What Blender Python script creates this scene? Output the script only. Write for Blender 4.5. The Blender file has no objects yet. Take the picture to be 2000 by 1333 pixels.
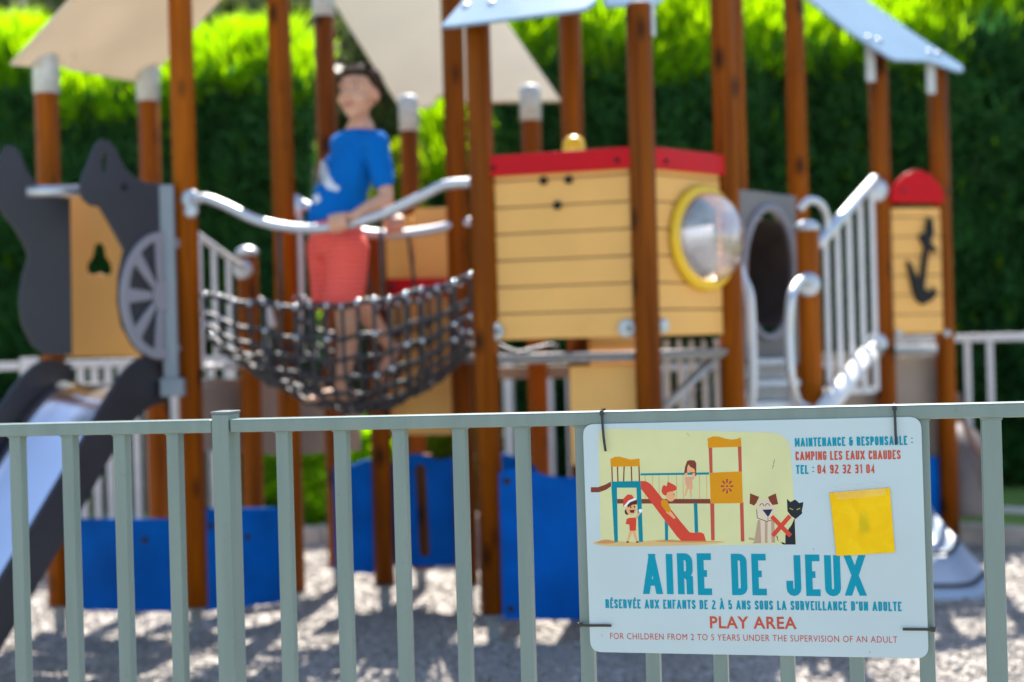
import bpy, bmesh, math, random
import numpy as np
from mathutils import Vector, Matrix, noise
random.seed(7); np.random.seed(7)
R = math.radians
scene = bpy.context.scene
col = scene.collection

# ------------------------------------------------------------------ camera
F = 50 / 36 * 2000          # focal length in photo pixels
ROLL = 0.027
CAMH = 1.13
cam_d = bpy.data.cameras.new('camera')
cam = bpy.data.objects.new('camera', cam_d); col.objects.link(cam)
cam_d.lens = 50; cam_d.sensor_width = 36; cam_d.clip_start = 0.05; cam_d.clip_end = 600
cr, sr = math.cos(ROLL), math.sin(ROLL)
m = Matrix(((cr, sr, 0, 0), (0, 0, -1, 0), (-sr, cr, 0, CAMH), (0, 0, 0, 1)))
cam.matrix_world = m
cam_d.dof.use_dof = True; cam_d.dof.focus_distance = 2.56; cam_d.dof.aperture_fstop = 2.1
scene.camera = cam

# ------------------------------------------------------------------ light
SUN = Vector((0.08, 0.61, 0.86)).normalized()      # towards the sun: high, behind the hedge
world = bpy.data.worlds.new('World'); scene.world = world; world.use_nodes = True
nt = world.node_tree; nt.nodes.clear()
sky = nt.nodes.new('ShaderNodeTexSky'); sky.sky_type = 'NISHITA'; sky.sun_disc = False
sky.sun_elevation = math.asin(SUN.z); sky.sun_rotation = math.atan2(SUN.x, SUN.y)
sky.altitude = 600; sky.air_density = 1.0; sky.dust_density = 1.0; sky.ozone_density = 1.0
bg = nt.nodes.new('ShaderNodeBackground'); bg.inputs['Strength'].default_value = 0.12
wo = nt.nodes.new('ShaderNodeOutputWorld')
nt.links.new(sky.outputs[0], bg.inputs[0]); nt.links.new(bg.outputs[0], wo.inputs[0])
sd = bpy.data.lights.new('sun', 'SUN'); sd.energy = 5.0; sd.angle = R(0.5); sd.color = (1, .95, .87)
so = bpy.data.objects.new('sun', sd); col.objects.link(so)
so.rotation_mode = 'QUATERNION'; so.rotation_quaternion = SUN.to_track_quat('Z', 'Y'); so.location = (1, 6, 9)
vs = scene.view_settings
vs.view_transform = 'Standard'; vs.look = 'None'; vs.gamma = 1; vs.use_curve_mapping = False
vs.exposure = 1.5

# ------------------------------------------------------------------ helpers
def W(px, py, Z):
    xc = (px - 1000) / F * Z; yc = -(py - 666.5) / F * Z
    return Vector((xc * cr + yc * sr, Z, CAMH - xc * sr + yc * cr))
def ray(px, py):
    return W(px, py, 1.0) - Vector((0, 0, CAMH))
class Plane:
    """plane in the scene: origin, in-plane axes u, v and normal n towards the camera side"""
    def __init__(s, o, u, v):
        s.o = Vector(o); s.u = Vector(u).normalized(); n = s.u.cross(Vector(v)).normalized()
        s.v = n.cross(s.u).normalized(); s.n = n
        if s.n.dot(Vector((0, 0, CAMH)) - s.o) < 0: s.n = -s.n
        s.m = Matrix((( s.u.x, s.v.x, s.u.cross(s.v).x, s.o.x), (s.u.y, s.v.y, s.u.cross(s.v).y, s.o.y),
                      (s.u.z, s.v.z, s.u.cross(s.v).z, s.o.z), (0, 0, 0, 1)))
        s.side = 1 if s.u.cross(s.v).dot(s.n) > 0 else -1
    def hit(s, px, py):
        d = ray(px, py); c = Vector((0, 0, CAMH))
        t = (s.o - c).dot(s.n) / d.dot(s.n)
        return c + d * t
    def uv(s, px, py):
        p = s.hit(px, py) - s.o
        return (p.dot(s.u), p.dot(s.v))
    def at(s, a, b, h=0):
        return s.o + s.u * a + s.v * b + s.n * h
def vplane(p, q):
    """vertical plane through two points"""
    p = Vector(p); q = Vector(q); d = q - p; d.z = 0
    return Plane(p, d, (0, 0, 1))
def plane3(a, b, c):
    a, b, c = Vector(a), Vector(b), Vector(c)
    return Plane(a, b - a, c - a)

WM = {}
def wm(o): return WM.get(o, Matrix.Identity(4)) if o else Matrix.Identity(4)
def put(o, parent=None, mat=None):
    M = mat if mat is not None else Matrix.Identity(4)
    col.objects.link(o) if o.name not in col.objects else None
    if parent is not None:
        o.parent = parent; o.matrix_parent_inverse = wm(parent).inverted()
    o.matrix_basis = M; WM[o] = M
    return o
def tag(o, label, cat, group=None, kind=None):
    o['label'] = label; o['category'] = cat
    if group: o['group'] = group
    if kind: o['kind'] = kind
    return o
def thing(name, loc, label, cat, group=None):
    o = bpy.data.objects.new(name, None); o.empty_display_size = .1
    put(o, None, Matrix.Translation(Vector(loc)))
    return tag(o, label, cat, group)
def mk(name, verts, faces, mat, parent=None, smooth=False, M=None):
    me = bpy.data.meshes.new(name); me.from_pydata([tuple(v) for v in verts], [], faces); me.update()
    if isinstance(mat, (list, tuple)):
        for q in mat: me.materials.append(q)
    else: me.materials.append(mat)
    if smooth: me.polygons.foreach_set('use_smooth', [True] * len(me.polygons))
    return put(bpy.data.objects.new(name, me), parent, M)
def inst(src, parent, M):
    o = src.copy(); o.parent = None; return put(o, parent, M)
class MB:
    def __init__(s): s.v = []; s.f = []; s.mi = []; s.sm = []
    def add(s, v, f, mi=0, sm=False):
        b = len(s.v); s.v += [Vector(q) for q in v]; s.f += [[i + b for i in q] for q in f]
        s.mi += [mi] * len(f); s.sm += [sm] * len(f); return s
    def box(s, c, size, ax=None, bev=0.0, mi=0):
        """box with bevelled edges; ax = 3 axis vectors"""
        ax = ax or (Vector((1, 0, 0)), Vector((0, 1, 0)), Vector((0, 0, 1)))
        c = Vector(c); h = [q / 2 for q in size]
        if bev <= 0:
            vv = [c + ax[0] * (x * h[0]) + ax[1] * (y * h[1]) + ax[2] * (z * h[2]) for x in (-1, 1) for y in (-1, 1) for z in (-1, 1)]
            ff = [(0, 1, 3, 2), (4, 6, 7, 5), (0, 4, 5, 1), (2, 3, 7, 6), (0, 2, 6, 4), (1, 5, 7, 3)]
            return s.add(vv, ff, mi)
        bm = bmesh.new(); bmesh.ops.create_cube(bm, size=1)
        for v in bm.verts: v.co = Vector((v.co.x * size[0], v.co.y * size[1], v.co.z * size[2]))
        bmesh.ops.bevel(bm, geom=bm.edges[:], offset=bev, segments=2, affect='EDGES', profile=.6)
        vv = [c + ax[0] * v.co.x + ax[1] * v.co.y + ax[2] * v.co.z for v in bm.verts]
        ff = [[v.index for v in q.verts] for q in bm.faces]; bm.free()
        return s.add(vv, ff, mi)
    def tube(s, pts, r, n=10, mi=0, cap=True, closed=False):
        pts = [Vector(p) for p in pts]; k = len(pts)
        rr = r if isinstance(r, (list, tuple)) else [r] * k
        vv = []; ff = []; prev = None
        for i, p in enumerate(pts):
            if closed: d = pts[(i + 1) % k] - pts[i - 1]
            else: d = pts[min(i + 1, k - 1)] - pts[max(i - 1, 0)]
            d.normalize()
            if prev is None:
                a = d.orthogonal().normalized()
            else:
                a = prev - d * prev.dot(d)
                a = a.normalized() if a.length > 1e-6 else d.orthogonal().normalized()
            b = d.cross(a); prev = a
            for j in range(n):
                t = 2 * math.pi * j / n
                vv.append(p + (a * math.cos(t) + b * math.sin(t)) * rr[i])
        for i in range(k if closed else k - 1):
            i2 = (i + 1) % k
            for j in range(n):
                ff.append((i * n + j, i * n + (j + 1) % n, i2 * n + (j + 1) % n, i2 * n + j))
        if cap and not closed:
            ff.append(tuple(reversed(range(n)))); ff.append(tuple((k - 1) * n + j for j in range(n)))
        return s.add(vv, ff, mi, True)
    def lathe(s, o, ax, prof, n=24, mi=0, sm=True):
        """profile of (radius, height along ax)"""
        o = Vector(o); ax = Vector(ax).normalized(); a = ax.orthogonal().normalized(); b = ax.cross(a)
        vv = []; ff = []
        for (r, h) in prof:
            for j in range(n):
                t = 2 * math.pi * j / n
                vv.append(o + ax * h + (a * math.cos(t) + b * math.sin(t)) * max(r, 1e-5))
        for i in range(len(prof) - 1):
            for j in range(n):
                ff.append((i * n + j, i * n + (j + 1) % n, (i + 1) * n + (j + 1) % n, (i + 1) * n + j))
        return s.add(vv, ff, mi, sm)
    def ball(s, c, rad, n=10, mi=0, ax=None):
        c = Vector(c); rad = rad if isinstance(rad, (list, tuple)) else (rad,) * 3
        ax = ax or (Vector((1, 0, 0)), Vector((0, 1, 0)), Vector((0, 0, 1)))
        vv = []; ff = []; k = max(4, n // 2 + 1)
        for i in range(k + 1):
            th = math.pi * i / k
            for j in range(n):
                t = 2 * math.pi * j / n
                vv.append(c + ax[0] * (rad[0] * math.sin(th) * math.cos(t)) + ax[1] * (rad[1] * math.sin(th) * math.sin(t)) + ax[2] * (rad[2] * math.cos(th)))
        for i in range(k):
            for j in range(n): ff.append((i * n + j, (i + 1) * n + j, (i + 1) * n + (j + 1) % n, i * n + (j + 1) % n))
        return s.add(vv, ff, mi, True)
    def build(s, name, mat, parent=None, M=None):
        o = mk(name, s.v, s.f, mat, parent, False, M)
        o.data.polygons.foreach_set('use_smooth', s.sm)
        o.data.polygons.foreach_set('material_index', s.mi); return o
def spline(pts, n=8, closed=False):
    pts = [Vector(p) for p in pts]; k = len(pts); out = []
    for i in range(k if closed else k - 1):
        if closed: p0, p1, p2, p3 = pts[i - 1], pts[i], pts[(i + 1) % k], pts[(i + 2) % k]
        else: p0, p1, p2, p3 = pts[max(i - 1, 0)], pts[i], pts[i + 1], pts[min(i + 2, k - 1)]
        for j in range(n):
            t = j / n
            out.append(.5 * ((2 * p1) + (p2 - p0) * t + (2 * p0 - 5 * p1 + 4 * p2 - p3) * t * t + (3 * p1 - p0 - 3 * p2 + p3) * t ** 3))
    if not closed: out.append(pts[-1])
    return out
def plate(name, pl, outlines, thk, mat, parent=None, bev=.003, uv=False, off=0.0, label=None):
    """board of real thickness lying in plane pl; outlines in photo pixels projected on the plane (or plane u,v); later outlines are holes"""
    cu = bpy.data.curves.new(name, 'CURVE'); cu.dimensions = '2D'; cu.fill_mode = 'BOTH'
    cu.extrude = max(thk / 2 - bev, 1e-4); cu.bevel_depth = bev; cu.bevel_resolution = 2; cu.offset = -bev
    for ol in outlines:
        q = ol if uv else [pl.uv(*p) for p in ol]
        sp = cu.splines.new('POLY'); sp.points.add(len(q) - 1); sp.use_cyclic_u = True
        for i, (a, b) in enumerate(q): sp.points[i].co = (a, b, 0, 1)
    tmp = bpy.data.objects.new('tmp', cu)
    me = bpy.data.meshes.new_from_object(tmp)
    bpy.data.objects.remove(tmp); bpy.data.curves.remove(cu)
    M = pl.m @ Matrix.Translation((0, 0, pl.side * (off - thk / 2)))
    me.transform(M); me.materials.clear(); me.materials.append(mat); me.name = name
    for p in me.polygons: p.material_index = 0
    o = put(bpy.data.objects.new(name, me), parent)
    if label: o['label'] = label
    return o
def smooth2(pts, n=6):
    return [(p.x, p.y) for p in spline([Vector((a, b, 0)) for a, b in pts], n, True)]

# ------------------------------------------------------------------ materials
def lin(r, g, b):
    f = lambda c: (c / 255 / 12.92) if c <= 10 else ((c / 255 + .055) / 1.055) ** 2.4
    return (f(r), f(g), f(b), 1)
def newmat(name):
    mt = bpy.data.materials.new(name); mt.use_nodes = True
    n = mt.node_tree; b = n.nodes['Principled BSDF']; return mt, n, b
def plastic(name, c, rough=.45, var=.12, metal=0, spec=.5, scale=9, bump=0.0, bscale=200, transl=0.0, coords='Object'):
    mt, n, b = newmat(name)
    b.inputs['Roughness'].default_value = rough; b.inputs['Metallic'].default_value = metal
    b.inputs['Specular IOR Level'].default_value = spec
    tc = n.nodes.new('ShaderNodeTexCoord'); nz = n.nodes.new('ShaderNodeTexNoise'); nz.inputs['Scale'].default_value = scale
    nz.inputs['Detail'].default_value = 6; n.links.new(tc.outputs[coords], nz.inputs['Vector'])
    rp = n.nodes.new('ShaderNodeValToRGB'); cr_ = rp.color_ramp
    cr_.elements[0].position = .3; cr_.elements[1].position = .7
    cr_.elements[0].color = (c[0] * (1 - var), c[1] * (1 - var), c[2] * (1 - var), 1)
    cr_.elements[1].color = (min(c[0] * (1 + var), 1), min(c[1] * (1 + var), 1), min(c[2] * (1 + var), 1), 1)
    n.links.new(nz.outputs[0], rp.inputs[0]); n.links.new(rp.outputs[0], b.inputs['Base Color'])
    mr = n.nodes.new('ShaderNodeMapRange'); mr.inputs[3].default_value = max(rough - .08, .03); mr.inputs[4].default_value = rough + .1
    n.links.new(nz.outputs[0], mr.inputs[0]); n.links.new(mr.outputs[0], b.inputs['Roughness'])
    if bump:
        n2 = n.nodes.new('ShaderNodeTexNoise'); n2.inputs['Scale'].default_value = bscale; n.links.new(tc.outputs[coords], n2.inputs['Vector'])
        bp = n.nodes.new('ShaderNodeBump'); bp.inputs['Strength'].default_value = bump; bp.inputs['Distance'].default_value = .002
        n.links.new(n2.outputs[0], bp.inputs['Height']); n.links.new(bp.outputs[0], b.inputs['Normal'])
    if transl:
        tr = n.nodes.new('ShaderNodeBsdfTranslucent'); n.links.new(rp.outputs[0], tr.inputs[0])
        mx = n.nodes.new('ShaderNodeMixShader'); mx.inputs[0].default_value = transl
        n.links.new(b.outputs[0], mx.inputs[1]); n.links.new(tr.outputs[0], mx.inputs[2])
        n.links.new(mx.outputs[0], n.nodes['Material Output'].inputs[0])
    return mt
def woodmat(name, c0, c1, knot):
    mt, n, b = newmat(name); L = n.links.new
    tc = n.nodes.new('ShaderNodeTexCoord')
    mp = n.nodes.new('ShaderNodeMapping'); mp.inputs['Scale'].default_value = (38, 38, 1.6); L(tc.outputs['Object'], mp.inputs[0])
    b.inputs['Specular IOR Level'].default_value = .12
    nz = n.nodes.new('ShaderNodeTexNoise'); nz.inputs['Scale'].default_value = 1; nz.inputs['Detail'].default_value = 7; nz.inputs['Distortion'].default_value = .6
    L(mp.outputs[0], nz.inputs['Vector'])
    rp = n.nodes.new('ShaderNodeValToRGB'); e = rp.color_ramp.elements
    e[0].position = .32; e[0].color = c0; e[1].position = .68; e[1].color = c1; L(nz.outputs[0], rp.inputs[0])
    mp2 = n.nodes.new('ShaderNodeMapping'); mp2.inputs['Scale'].default_value = (9, 9, 4.2); L(tc.outputs['Object'], mp2.inputs[0])
    vo = n.nodes.new('ShaderNodeTexVoronoi'); vo.inputs['Scale'].default_value = 1; L(mp2.outputs[0], vo.inputs['Vector'])
    r2 = n.nodes.new('ShaderNodeValToRGB'); r2.color_ramp.elements[0].position = .09; r2.color_ramp.elements[1].position = .27
    r2.color_ramp.elements[0].color = (1, 1, 1, 1); r2.color_ramp.elements[1].color = (0, 0, 0, 1); L(vo.outputs['Distance'], r2.inputs[0])
    mx = n.nodes.new('ShaderNodeMixRGB'); L(r2.outputs[0], mx.inputs[0]); L(rp.outputs[0], mx.inputs[1]); mx.inputs[2].default_value = knot
    n3 = n.nodes.new('ShaderNodeTexNoise'); n3.inputs['Scale'].default_value = 1.3; L(tc.outputs['Object'], n3.inputs['Vector'])
    mx2 = n.nodes.new('ShaderNodeMixRGB'); mx2.blend_type = 'MULTIPLY'; mx2.inputs[0].default_value = .6
    r3 = n.nodes.new('ShaderNodeValToRGB'); r3.color_ramp.elements[0].position = .35; r3.color_ramp.elements[0].color = (.55, .5, .5, 1); r3.color_ramp.elements[1].position = .65
    L(n3.outputs[0], r3.inputs[0]); L(mx.outputs[0], mx2.inputs[1]); L(r3.outputs[0], mx2.inputs[2])
    oi = n.nodes.new('ShaderNodeObjectInfo'); mo = n.nodes.new('ShaderNodeMapRange'); mo.inputs[3].default_value = .72; mo.inputs[4].default_value = 1.2; L(oi.outputs['Random'], mo.inputs[0])
    hv_ = n.nodes.new('ShaderNodeHueSaturation'); hv_.inputs['Saturation'].default_value = 1.06; L(mo.outputs[0], hv_.inputs['Value']); L(mx2.outputs[0], hv_.inputs['Color']); L(hv_.outputs[0], b.inputs['Base Color'])
    bp = n.nodes.new('ShaderNodeBump'); bp.inputs['Strength'].default_value = .4; bp.inputs['Distance'].default_value = .003
    L(nz.outputs[0], bp.inputs['Height']); L(bp.outputs[0], b.inputs['Normal'])
    b.inputs['Roughness'].default_value = .5; return mt
def leafmat(name, stops, transl=.45, rough=.5, scale=3.0):
    mt, n, b = newmat(name); L = n.links.new
    oi = n.nodes.new('ShaderNodeTexCoord'); nz = n.nodes.new('ShaderNodeTexNoise'); nz.inputs['Scale'].default_value = scale; nz.inputs['Detail'].default_value = 8
    nz.inputs['Roughness'].default_value = .75
    L(oi.outputs['Object'], nz.inputs['Vector'])
    rp = n.nodes.new('ShaderNodeValToRGB'); e = rp.color_ramp.elements
    e[0].position, e[0].color = .3, stops[0]; e[1].position, e[1].color = .72, stops[1]
    L(nz.outputs[0], rp.inputs[0]); L(rp.outputs[0], b.inputs['Base Color']); b.inputs['Roughness'].default_value = rough
    b.inputs['Specular IOR Level'].default_value = .25
    tr = n.nodes.new('ShaderNodeBsdfTranslucent')
    hs = n.nodes.new('ShaderNodeHueSaturation'); hs.inputs['Value'].default_value = 1.7; hs.inputs['Saturation'].default_value = 1.1; hs.inputs['Hue'].default_value = .485
    L(rp.outputs[0], hs.inputs['Color']); L(hs.outputs[0], tr.inputs[0])
    mx = n.nodes.new('ShaderNodeMixShader'); mx.inputs[0].default_value = transl
    L(b.outputs[0], mx.inputs[1]); L(tr.outputs[0], mx.inputs[2]); L(mx.outputs[0], n.nodes['Material Output'].inputs[0]); return mt
FLAT = {}
def ink(r, g, b, rough=.42):
    """flat printed ink; colour given as base colour in 0-255 display values"""
    k = (r, g, b)
    if k not in FLAT:
        c = lin(r, g, b); FLAT[k] = plastic('ink_%d_%d_%d' % k, c, rough, .04, scale=14, spec=.12)
    return FLAT[k]

M_wood = woodmat('stained_pine', (.18, .047, .009, 1), (.35, .105, .020, 1), (.055, .018, .006, 1))
M_steel = plastic('galvanised_steel', (.50, .53, .56), .46, .10, metal=.7, scale=30)
M_tube = plastic('brushed_stainless_tube', (.56, .58, .61), .48, .05, metal=.85, scale=12)
M_chute = plastic('stainless_chute', (.62, .66, .72), .22, .06, metal=1, scale=4)
M_white = plastic('pale_powder_coat', (.62, .62, .62), .4, .06)
M_bracket = plastic('zinc_bracket', (.50, .52, .50), .5, .14, metal=.15, scale=40)
M_yellow = plastic('yellow_board', (.78, .42, .12), .5, .05, scale=5, bump=.2, spec=.2)
M_red = plastic('red_board', (.52, .002, .008), .4, .06, spec=.15)
M_blue = plastic('blue_board', (.0, .088, .37), .5, .20, scale=6, spec=.05)
M_dark = plastic('anthracite_board', (.036, .035, .042), .45, .12, scale=4, spec=.3)
M_taupe = plastic('taupe_board', (.27, .21, .165), .6, .12, scale=4)
M_grey = plastic('grey_board', (.17, .155, .15), .5, .1, scale=4)
M_lilac = plastic('pale_grey_board', (.25, .24, .27), .45, .06)
M_beige = plastic('beige_roof_board', (.68, .60, .49), .5, .05, scale=3, transl=.42)
M_sky = plastic('pale_blue_roof_board', (.27, .39, .50), .26, .05, scale=3, transl=.12)
M_black = plastic('black_plastic', (.010, .010, .011), .4, .2, spec=.2)
M_rope = plastic('black_rope', (.022, .022, .025), .42, .3, scale=60, bump=.8, bscale=300)
M_joint = plastic('aluminium_clamp', (.45, .45, .47), .17, .1, metal=1)
M_foot = plastic('weathered_steel_foot', (.22, .23, .24), .5, .2, metal=.4)
M_upright = plastic('grey_steel_upright', (.24, .27, .29), .5, .06)
M_hole = plastic('dark_recess', (.02, .018, .016), .8, .1)
M_ring = plastic('yellow_plastic', (.80, .50, .012), .32, .08)
M_tunnel = plastic('brown_tunnel_plastic', (.13, .10, .09), .42, .15)

# fence paint with grime
def paint():
    mt, n, b = newmat('sage_powder_coat'); L = n.links.new
    tc = n.nodes.new('ShaderNodeTexCoord'); ge = n.nodes.new('ShaderNodeNewGeometry')
    mp = n.nodes.new('ShaderNodeMapping'); mp.inputs['Scale'].default_value = (30, 30, 3); L(ge.outputs['Position'], mp.inputs[0])
    nz = n.nodes.new('ShaderNodeTexNoise'); nz.inputs['Scale'].default_value = 1; nz.inputs['Detail'].default_value = 6; L(mp.outputs[0], nz.inputs['Vector'])
    rp = n.nodes.new('ShaderNodeValToRGB'); e = rp.color_ramp.elements
    e[0].position = .3; e[0].color = (.145, .200, .175, 1); e[1].position = .7; e[1].color = (.175, .235, .205, 1); L(nz.outputs[0], rp.inputs[0])
    n2 = n.nodes.new('ShaderNodeTexNoise'); n2.inputs['Scale'].default_value = 90; n2.inputs['Detail'].default_value = 3; L(ge.outputs['Position'], n2.inputs['Vector'])
    r2 = n.nodes.new('ShaderNodeValToRGB'); r2.color_ramp.elements[0].position = .66; r2.color_ramp.elements[1].position = .74; r2.color_ramp.elements[1].color = (.5, .5, .5, 1)
    L(n2.outputs[0], r2.inputs[0])
    mx = n.nodes.new('ShaderNodeMixRGB'); L(r2.outputs[0], mx.inputs[0]); L(rp.outputs[0], mx.inputs[1]); mx.inputs[2].default_value = (.15, .15, .11, 1)
    L(mx.outputs[0], b.inputs['Base Color']); b.inputs['Roughness'].default_value = .38
    return mt
M_paint = paint()
M_signbase = plastic('sign_board_white', (.46, .56, .555), .45, .03, scale=7)

# ------------------------------------------------------------------ ground and background
def gravelmat(name='gravel_bed', a=(.28, .25, .22, 1), c=(.54, .49, .44, 1)):
    mt, n, b = newmat(name); L = n.links.new
    ge = n.nodes.new('ShaderNodeNewGeometry')
    vo = n.nodes.new('ShaderNodeTexVoronoi'); vo.inputs['Scale'].default_value = 75; L(ge.outputs['Position'], vo.inputs['Vector'])
    rp = n.nodes.new('ShaderNodeValToRGB'); e = rp.color_ramp.elements; e[0].color = a; e[1].color = c
    sp = n.nodes.new('ShaderNodeSeparateColor'); L(vo.outputs['Color'], sp.inputs[0]); L(sp.outputs[0], rp.inputs[0])
    nz = n.nodes.new('ShaderNodeTexNoise'); nz.inputs['Scale'].default_value = 3; nz.inputs['Detail'].default_value = 6; L(ge.outputs['Position'], nz.inputs['Vector'])
    r2 = n.nodes.new('ShaderNodeValToRGB'); r2.color_ramp.elements[0].position = .3; r2.color_ramp.elements[0].color = (.84, .83, .82, 1); r2.color_ramp.elements[1].position = .7
    L(nz.outputs[0], r2.inputs[0])
    mx = n.nodes.new('ShaderNodeMixRGB'); mx.blend_type = 'MULTIPLY'; mx.inputs[0].default_value = 1; L(rp.outputs[0], mx.inputs[1]); L(r2.outputs[0], mx.inputs[2])
    L(mx.outputs[0], b.inputs['Base Color']); b.inputs['Roughness'].default_value = .85
    bp = n.nodes.new('ShaderNodeBump'); bp.inputs['Strength'].default_value = 1; bp.inputs['Distance'].default_value = .012; bp.invert = True
    L(vo.outputs['Distance'], bp.inputs['Height']); L(bp.outputs[0], b.inputs['Normal']); return mt
M_gravel = gravelmat()
M_pebble = gravelmat('pebble_stone', (.30, .265, .23, 1), (.57, .515, .46, 1))
M_earth = plastic('dry_lawn', (.10, .16, .03), .9, .4, scale=3)
M_path = plastic('pale_bounce_path', (.30, .27, .235), .9, .12, scale=10, bump=1)  # unseen near ground, made pale and wide to bounce sunlight onto upright faces

def grid(name, x0, x1, y0, y1, nx, ny, fz, mat, kind='structure'):
    vv = [(x0 + (x1 - x0) * i / nx, y0 + (y1 - y0) * j / ny, 0) for j in range(ny + 1) for i in range(nx + 1)]
    vv = [(x, y, fz(x, y)) for x, y, _ in vv]
    ff = [(j * (nx + 1) + i, j * (nx + 1) + i + 1, (j + 1) * (nx + 1) + i + 1, (j + 1) * (nx + 1) + i) for j in range(ny) for i in range(nx)]
    o = mk(name, vv, ff, mat, None, True); o['kind'] = kind; return o
o = grid('ground', -200, 200, -150, 250, 8, 8, lambda x, y: -.07, M_earth); o['label'] = 'dry lawn stretching away around the play area'
o = grid('gravel_bed', -6, 6, 3.05, 9.6, 160, 100, lambda x, y: .022 * noise.noise((x * 1.4, y * 1.4, 0)) + .012 * noise.noise((x * 5, y * 5, 3)), M_gravel)
o['label'] = 'pale gravel safety bed under the play equipment'
o = grid('path', -16, 16, -18, 3.05, 4, 4, lambda x, y: .004, M_path); o['label'] = 'unseen path on the near side of the fence, made pale to bounce light'
# loose pebbles lying on the bed: uncountable
def pebbles():
    n = 26000
    base = np.array([(1, 0, 0), (-1, 0, 0), (0, 1, 0), (0, -1, 0), (0, 0, .7), (0, 0, -.7)], float)
    tri = np.array([(0, 2, 4), (2, 1, 4), (1, 3, 4), (3, 0, 4), (2, 0, 5), (1, 2, 5), (3, 1, 5), (0, 3, 5)])
    y = 4.3 + 3.6 * np.random.rand(n) ** 1.15; x = (np.random.rand(n) - .5) * 2 * (y * .40)
    s = .005 + .009 * np.random.rand(n) ** 2; a = np.random.rand(n) * 6.28
    V = np.zeros((n, 6, 3))
    jit = 1 + .5 * (np.random.rand(n, 6, 3) - .5)
    b = base[None] * jit * s[:, None, None]; b[:, :, 0] *= 1.3
    V[:, :, 0] = b[:, :, 0] * np.cos(a)[:, None] - b[:, :, 1] * np.sin(a)[:, None] + x[:, None]
    V[:, :, 1] = b[:, :, 0] * np.sin(a)[:, None] + b[:, :, 1] * np.cos(a)[:, None] + y[:, None]
    z = np.array([.022 * noise.noise((X * 1.4, Y * 1.4, 0)) + .012 * noise.noise((X * 5, Y * 5, 3)) for X, Y in zip(x, y)]) + s * .35
    V[:, :, 2] = b[:, :, 2] + z[:, None]
    Fc = (tri[None] + (np.arange(n) * 6)[:, None, None]).reshape(-1, 3)
    me = bpy.data.meshes.new('pebbles'); me.vertices.add(n * 6); me.vertices.foreach_set('co', V.ravel())
    me.loops.add(len(Fc) * 3); me.loops.foreach_set('vertex_index', Fc.ravel().astype(np.int32))
    me.polygons.add(len(Fc)); me.polygons.foreach_set('loop_start', np.arange(len(Fc), dtype=np.int32) * 3); me.update(calc_edges=True)
    me.materials.append(M_pebble)
    o = put(bpy.data.objects.new('pebbles', me)); tag(o, 'loose pale pebbles covering the gravel bed', 'gravel', kind='stuff')
pebbles()

# kerb: bent line of concrete blocks round the back of the bed
KERB = [(-4.6, 6.2), (-2.42, 7.12), (-1.11, 8.1), (.5, 8.75), (2.0, 7.75), (2.62, 7.2), (4.6, 6.3)]
M_conc = plastic('pale_concrete', (.52, .44, .38), .8, .15, scale=12, bump=.6)
def kerbline():
    seg = []
    for (a, b) in zip(KERB[:-1], KERB[1:]):
        a, b = Vector((*a, 0)), Vector((*b, 0)); L = (b - a).length; k = max(1, round(L / .5))
        for i in range(k): seg.append((a.lerp(b, i / k), a.lerp(b, (i + 1) / k)))
    root = put(bpy.data.objects.new('kerb', None)); root['kind'] = 'structure'; root['label'] = 'pale concrete kerb blocks edging the back of the gravel bed'
    for a, b in seg:
        d = (b - a); L = d.length; d.normalize(); nrm = Vector((-d.y, d.x, 0))
        MB().box((a + b) / 2 + nrm * .07 + Vector((0, 0, .035 + random.uniform(-.003, .003))), (L - .008, .14, .13), (d, nrm, Vector((0, 0, 1))), .008).build('kerb_block', M_conc, root)
kerbline()
def behind(x):
    for (a, b) in zip(KERB[:-1], KERB[1:]):
        if a[0] <= x <= b[0]: return a[1] + (b[1] - a[1]) * (x - a[0]) / (b[0] - a[0])
    return 6.2
M_lawn = plastic('sunny_lawn', (.14, .24, .03), .85, .4, scale=5)
vv = []; ff = []
for i, (x, y) in enumerate(KERB): vv += [(x, y + .15, .085), (x * 1.0, 13, .085)]
for i in range(len(KERB) - 1): ff.append((2 * i, 2 * i + 2, 2 * i + 3, 2 * i + 1))
o = mk('lawn', vv, ff, M_lawn); o['kind'] = 'structure'; o['label'] = 'lawn between the kerb and the hedge'

def leafmesh(P, D, Ln, Wd, mat, name, parent=None, bend=.3):
    """many curved pointed sprigs: position, direction, length, width arrays"""
    n = len(P); D = D / np.linalg.norm(D, axis=1)[:, None]
    rnd = np.random.randn(n, 3); S = np.cross(D, rnd); S /= np.linalg.norm(S, axis=1)[:, None]
    N = np.cross(S, D)
    t = [0, .45, 1.0]; V = np.zeros((n, 5, 3))
    V[:, 0] = P - S * Wd[:, None] * .25; V[:, 1] = P + S * Wd[:, None] * .25
    mid = P + D * (Ln * .5)[:, None] + N * (Ln * bend * .3)[:, None]
    V[:, 2] = mid - S * Wd[:, None] * .5; V[:, 3] = mid + S * Wd[:, None] * .5
    V[:, 4] = P + D * Ln[:, None] + N * (Ln * bend)[:, None]
    idx = np.arange(n)[:, None] * 5
    T = np.concatenate([idx + np.array([[0, 1, 3]]), idx + np.array([[0, 3, 2]]), idx + np.array([[2, 3, 4]])], 1).reshape(-1, 3)
    me = bpy.data.meshes.new(name); me.vertices.add(n * 5); me.vertices.foreach_set('co', V.ravel())
    me.loops.add(len(T) * 3); me.loops.foreach_set('vertex_index', T.ravel().astype(np.int32))
    me.polygons.add(len(T)); me.polygons.foreach_set('loop_start', np.arange(len(T), dtype=np.int32) * 3); me.update(calc_edges=True)
    me.materials.append(mat); return put(bpy.data.objects.new(name, me), parent)

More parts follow.
